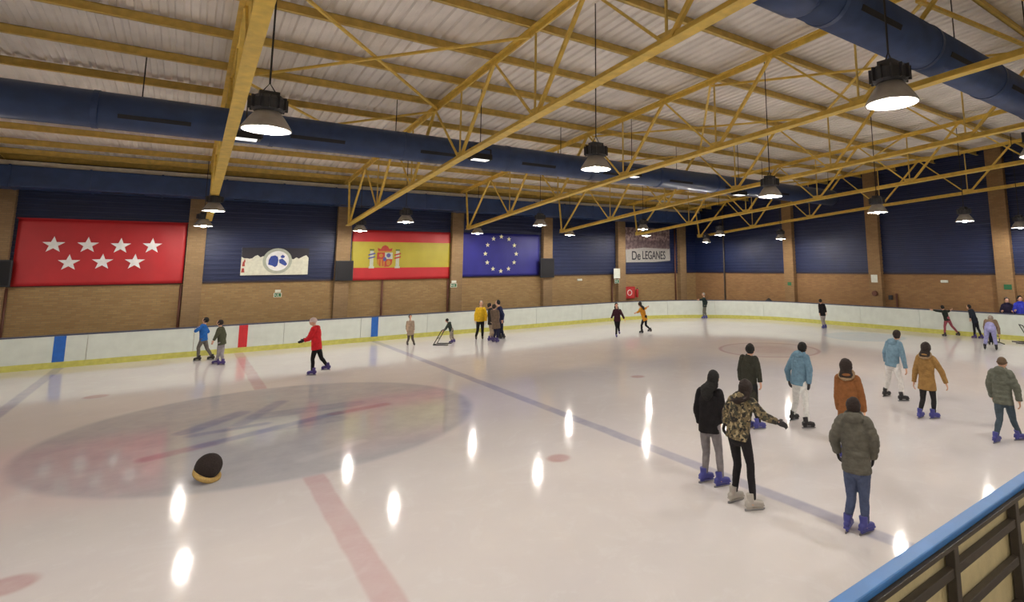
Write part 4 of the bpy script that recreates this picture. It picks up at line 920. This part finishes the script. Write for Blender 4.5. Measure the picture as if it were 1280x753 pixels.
 dict(label='person in tan jacket and lilac jeans bent over a small child', top=(1238, 395), neck=(1238, 400), pel=(1237.5, 409.5), hem=(1237.5, 411.5), eA=(1231, 409, .15), hA=(1233, 418, .25), eB=(1247.5, 410), hB=(1249.5, 420.5),
      kA=(1232.5, 424), kB=(1243.5, 424), feet=((1231.5, 437.5), (1246, 438.5)), h=1.70, face=5, lean=.22, tilt=35, jacket=dict(mat=fab(.48, .40, .33), th=.03), pants=dict(mat=fab(.58, .58, .76), w=1.1), skate=M['skateblack'], hair=HG),
 dict(label='small child in dark clothes between the legs of the person in lilac jeans', top=(1239, 404), neck=(1239, 411), pel=(1239, 421), hem=(1239, 423), eA=(1235.5, 416), hA=(1237, 420, .12), eB=(1242.5, 416), hB=(1243, 420, .12),
      kA=(1237.5, 427.5), kB=(1240.5, 427.5), feet=((1237, 431.5), (1241, 431.5)), face=5, jacket=dict(mat=fab(.16, .16, .18), th=.025), pants=dict(mat=fab(.14, .14, .17)), skate=M['skateblack'], cap=mat('dark_beanie', (.15, .14, .16), .95, bump=.5)),
]
for sp in PEOPLE: person(sp)
def spect(label, x, top_uv, jm, hair, pm):
    r = cast(top_uv, 0, x); h = max(1.3, min(1.85, r.z)); root = V((x, r.y, 0))
    dv = (root-CAM); dv.z = 0; dist = dv.length
    def px(dx, z):    # pixel of a point dx to the screen right of the root, height z
        vdir = dv.normalized(); p = root+V((vdir.y, -vdir.x, 0))*dx+V((0, 0, z))-CAM
        return (PX+F*p.dot(rt)/p.dot(fw), PY-F*p.dot(up)/p.dot(fw))
    person(dict(label=label, root=root, top=px(0, h), neck=px(0, h*.83), pel=px(0, h*.53), hem=px(0, h*.47), eA=px(-.24, h*.64), hA=px(-.22, h*.66, )[:2]+(-.3,), eB=px(.24, h*.64), hB=px(.2, h*.66)[:2]+(-.3,),
                feet=((0, 600), (0, 600)), h=h, face=170, jacket=dict(mat=jm, th=.035, hood=1), pants=dict(mat=pm), skate=M['skateblack'], hair=hair))
spect('person in dark clothes watching from behind the boards under the rightmost pillar', 28.62, (1258, 372), fab(.15, .13, .22), HB, fab(.14, .14, .16))
spect('person in bright blue jacket watching from behind the boards at the right edge', 28.62, (1274, 366), fab(.22, .26, .72), HB, fab(.14, .14, .16))

# ------------------------------------------------------------------ skating aids and the hat shape made up for a ghost head
def aid(pos, ang, h, label):
    t = empty('skating_aid', pos); tag(t, label, 'skating aid', 'skating aids')
    c, s_ = math.cos(ang), math.sin(ang); E = lambda x, y, z: V(pos)+V((c*x-s_*y, s_*x+c*y, z)); L, W = .62, .50
    mb = MB()
    for y in (-W/2, W/2): mb.tube([E(-L/2, y, .02), E(L/2, y, .02)], .02, seg=8, round_ends=True)
    mb.tube([E(L/2, -W/2, .02), E(L/2, W/2, .02)], .02, seg=8); mb.build('runner_base', M['black'], t, smooth=True)
    for y in (-W/2, W/2):
        mb = MB(); mb.tube([E(L/2, y, .02), E(-.02, y*.9, h)], .018, seg=8); mb.build('upright', M['black'], t, smooth=True)
    mb = MB(); mb.tube([E(-.02, -W*.45, h), E(-.02, W*.45, h)], .021, seg=8, round_ends=True); mb.build('handle_bar', M['black'], t, smooth=True)
    mb = MB(); mb.tube([E(L*.28, -W*.47, h*.45), E(L*.28, W*.47, h*.45)], .015, seg=8); mb.build('cross_bar', M['black'], t, smooth=True)
lv = V((math.cos(YAW), -math.sin(YAW), 0)); la = math.atan2(lv.y, lv.x)
p = cast((553, 431), 2, 0); aid((p.x, p.y, 0), la+PI, .62, 'black tube skating aid pushed by the small child by the boards')
p = cast((1243.5, 429.5), 2, 0); aid((p.x, p.y, 0), .6, .60, 'black tube skating aid in front of the bent over pair')
p = cast((1279, 429), 2, 0); aid((p.x, p.y, 0), -1.0, .72, 'black tube skating aid cut by the right edge of the photo')
p = cast((259, 602), 2, 0); t = empty('ghost_head_hat', p); tag(t, 'made-up brown and tan hat shape for a blurred stitching ghost on the centre circle', 'hat')  # hat shape made up in place of a head left over from stitching
q = V((p.x, p.y, .17)); la_ = (lv*.35+V((0, 0, -1))).normalized()
mb = MB(); axd = (V((0, 0, 1))*.8+lv*.45).normalized(); sdv = axd.cross(vd).normalized(); dp = sdv.cross(axd)
mb.ball(q+V((0, 0, .05)), (.19, .17, .20), (sdv, dp, axd), 20, 14)
for v in mb.v: v.z = max(v.z, .012)
mb.build('crown', M['knit'], t, smooth=True)
mb = MB(); mb.torus(q-axd*.07+lv*.02, axd, .165, .04, seg=28, rs=10)
for v in mb.v: v.z = max(v.z, .002)
mb.build('brim', M['tan'], t, smooth=True)

# ------------------------------------------------------------------ world, colour management
wd = bpy.data.worlds.new('world'); SC.world = wd; wd.use_nodes = True
wd.node_tree.nodes['Background'].inputs[0].default_value = (.05, .05, .06, 1); wd.node_tree.nodes['Background'].inputs[1].default_value = 1
SC.view_settings.view_transform = 'Standard'; SC.view_settings.look = 'None'; SC.view_settings.gamma = 1; SC.view_settings.use_curve_mapping = False
SC.view_settings.exposure = 0.95
cy_ = SC.cycles
cy_.use_denoising = True; cy_.max_bounces = 8; cy_.diffuse_bounces = 5; cy_.glossy_bounces = 3; cy_.sample_clamp_indirect = 8; cy_.sample_clamp_direct = 0
cy_.caustics_reflective = False; cy_.caustics_refractive = False
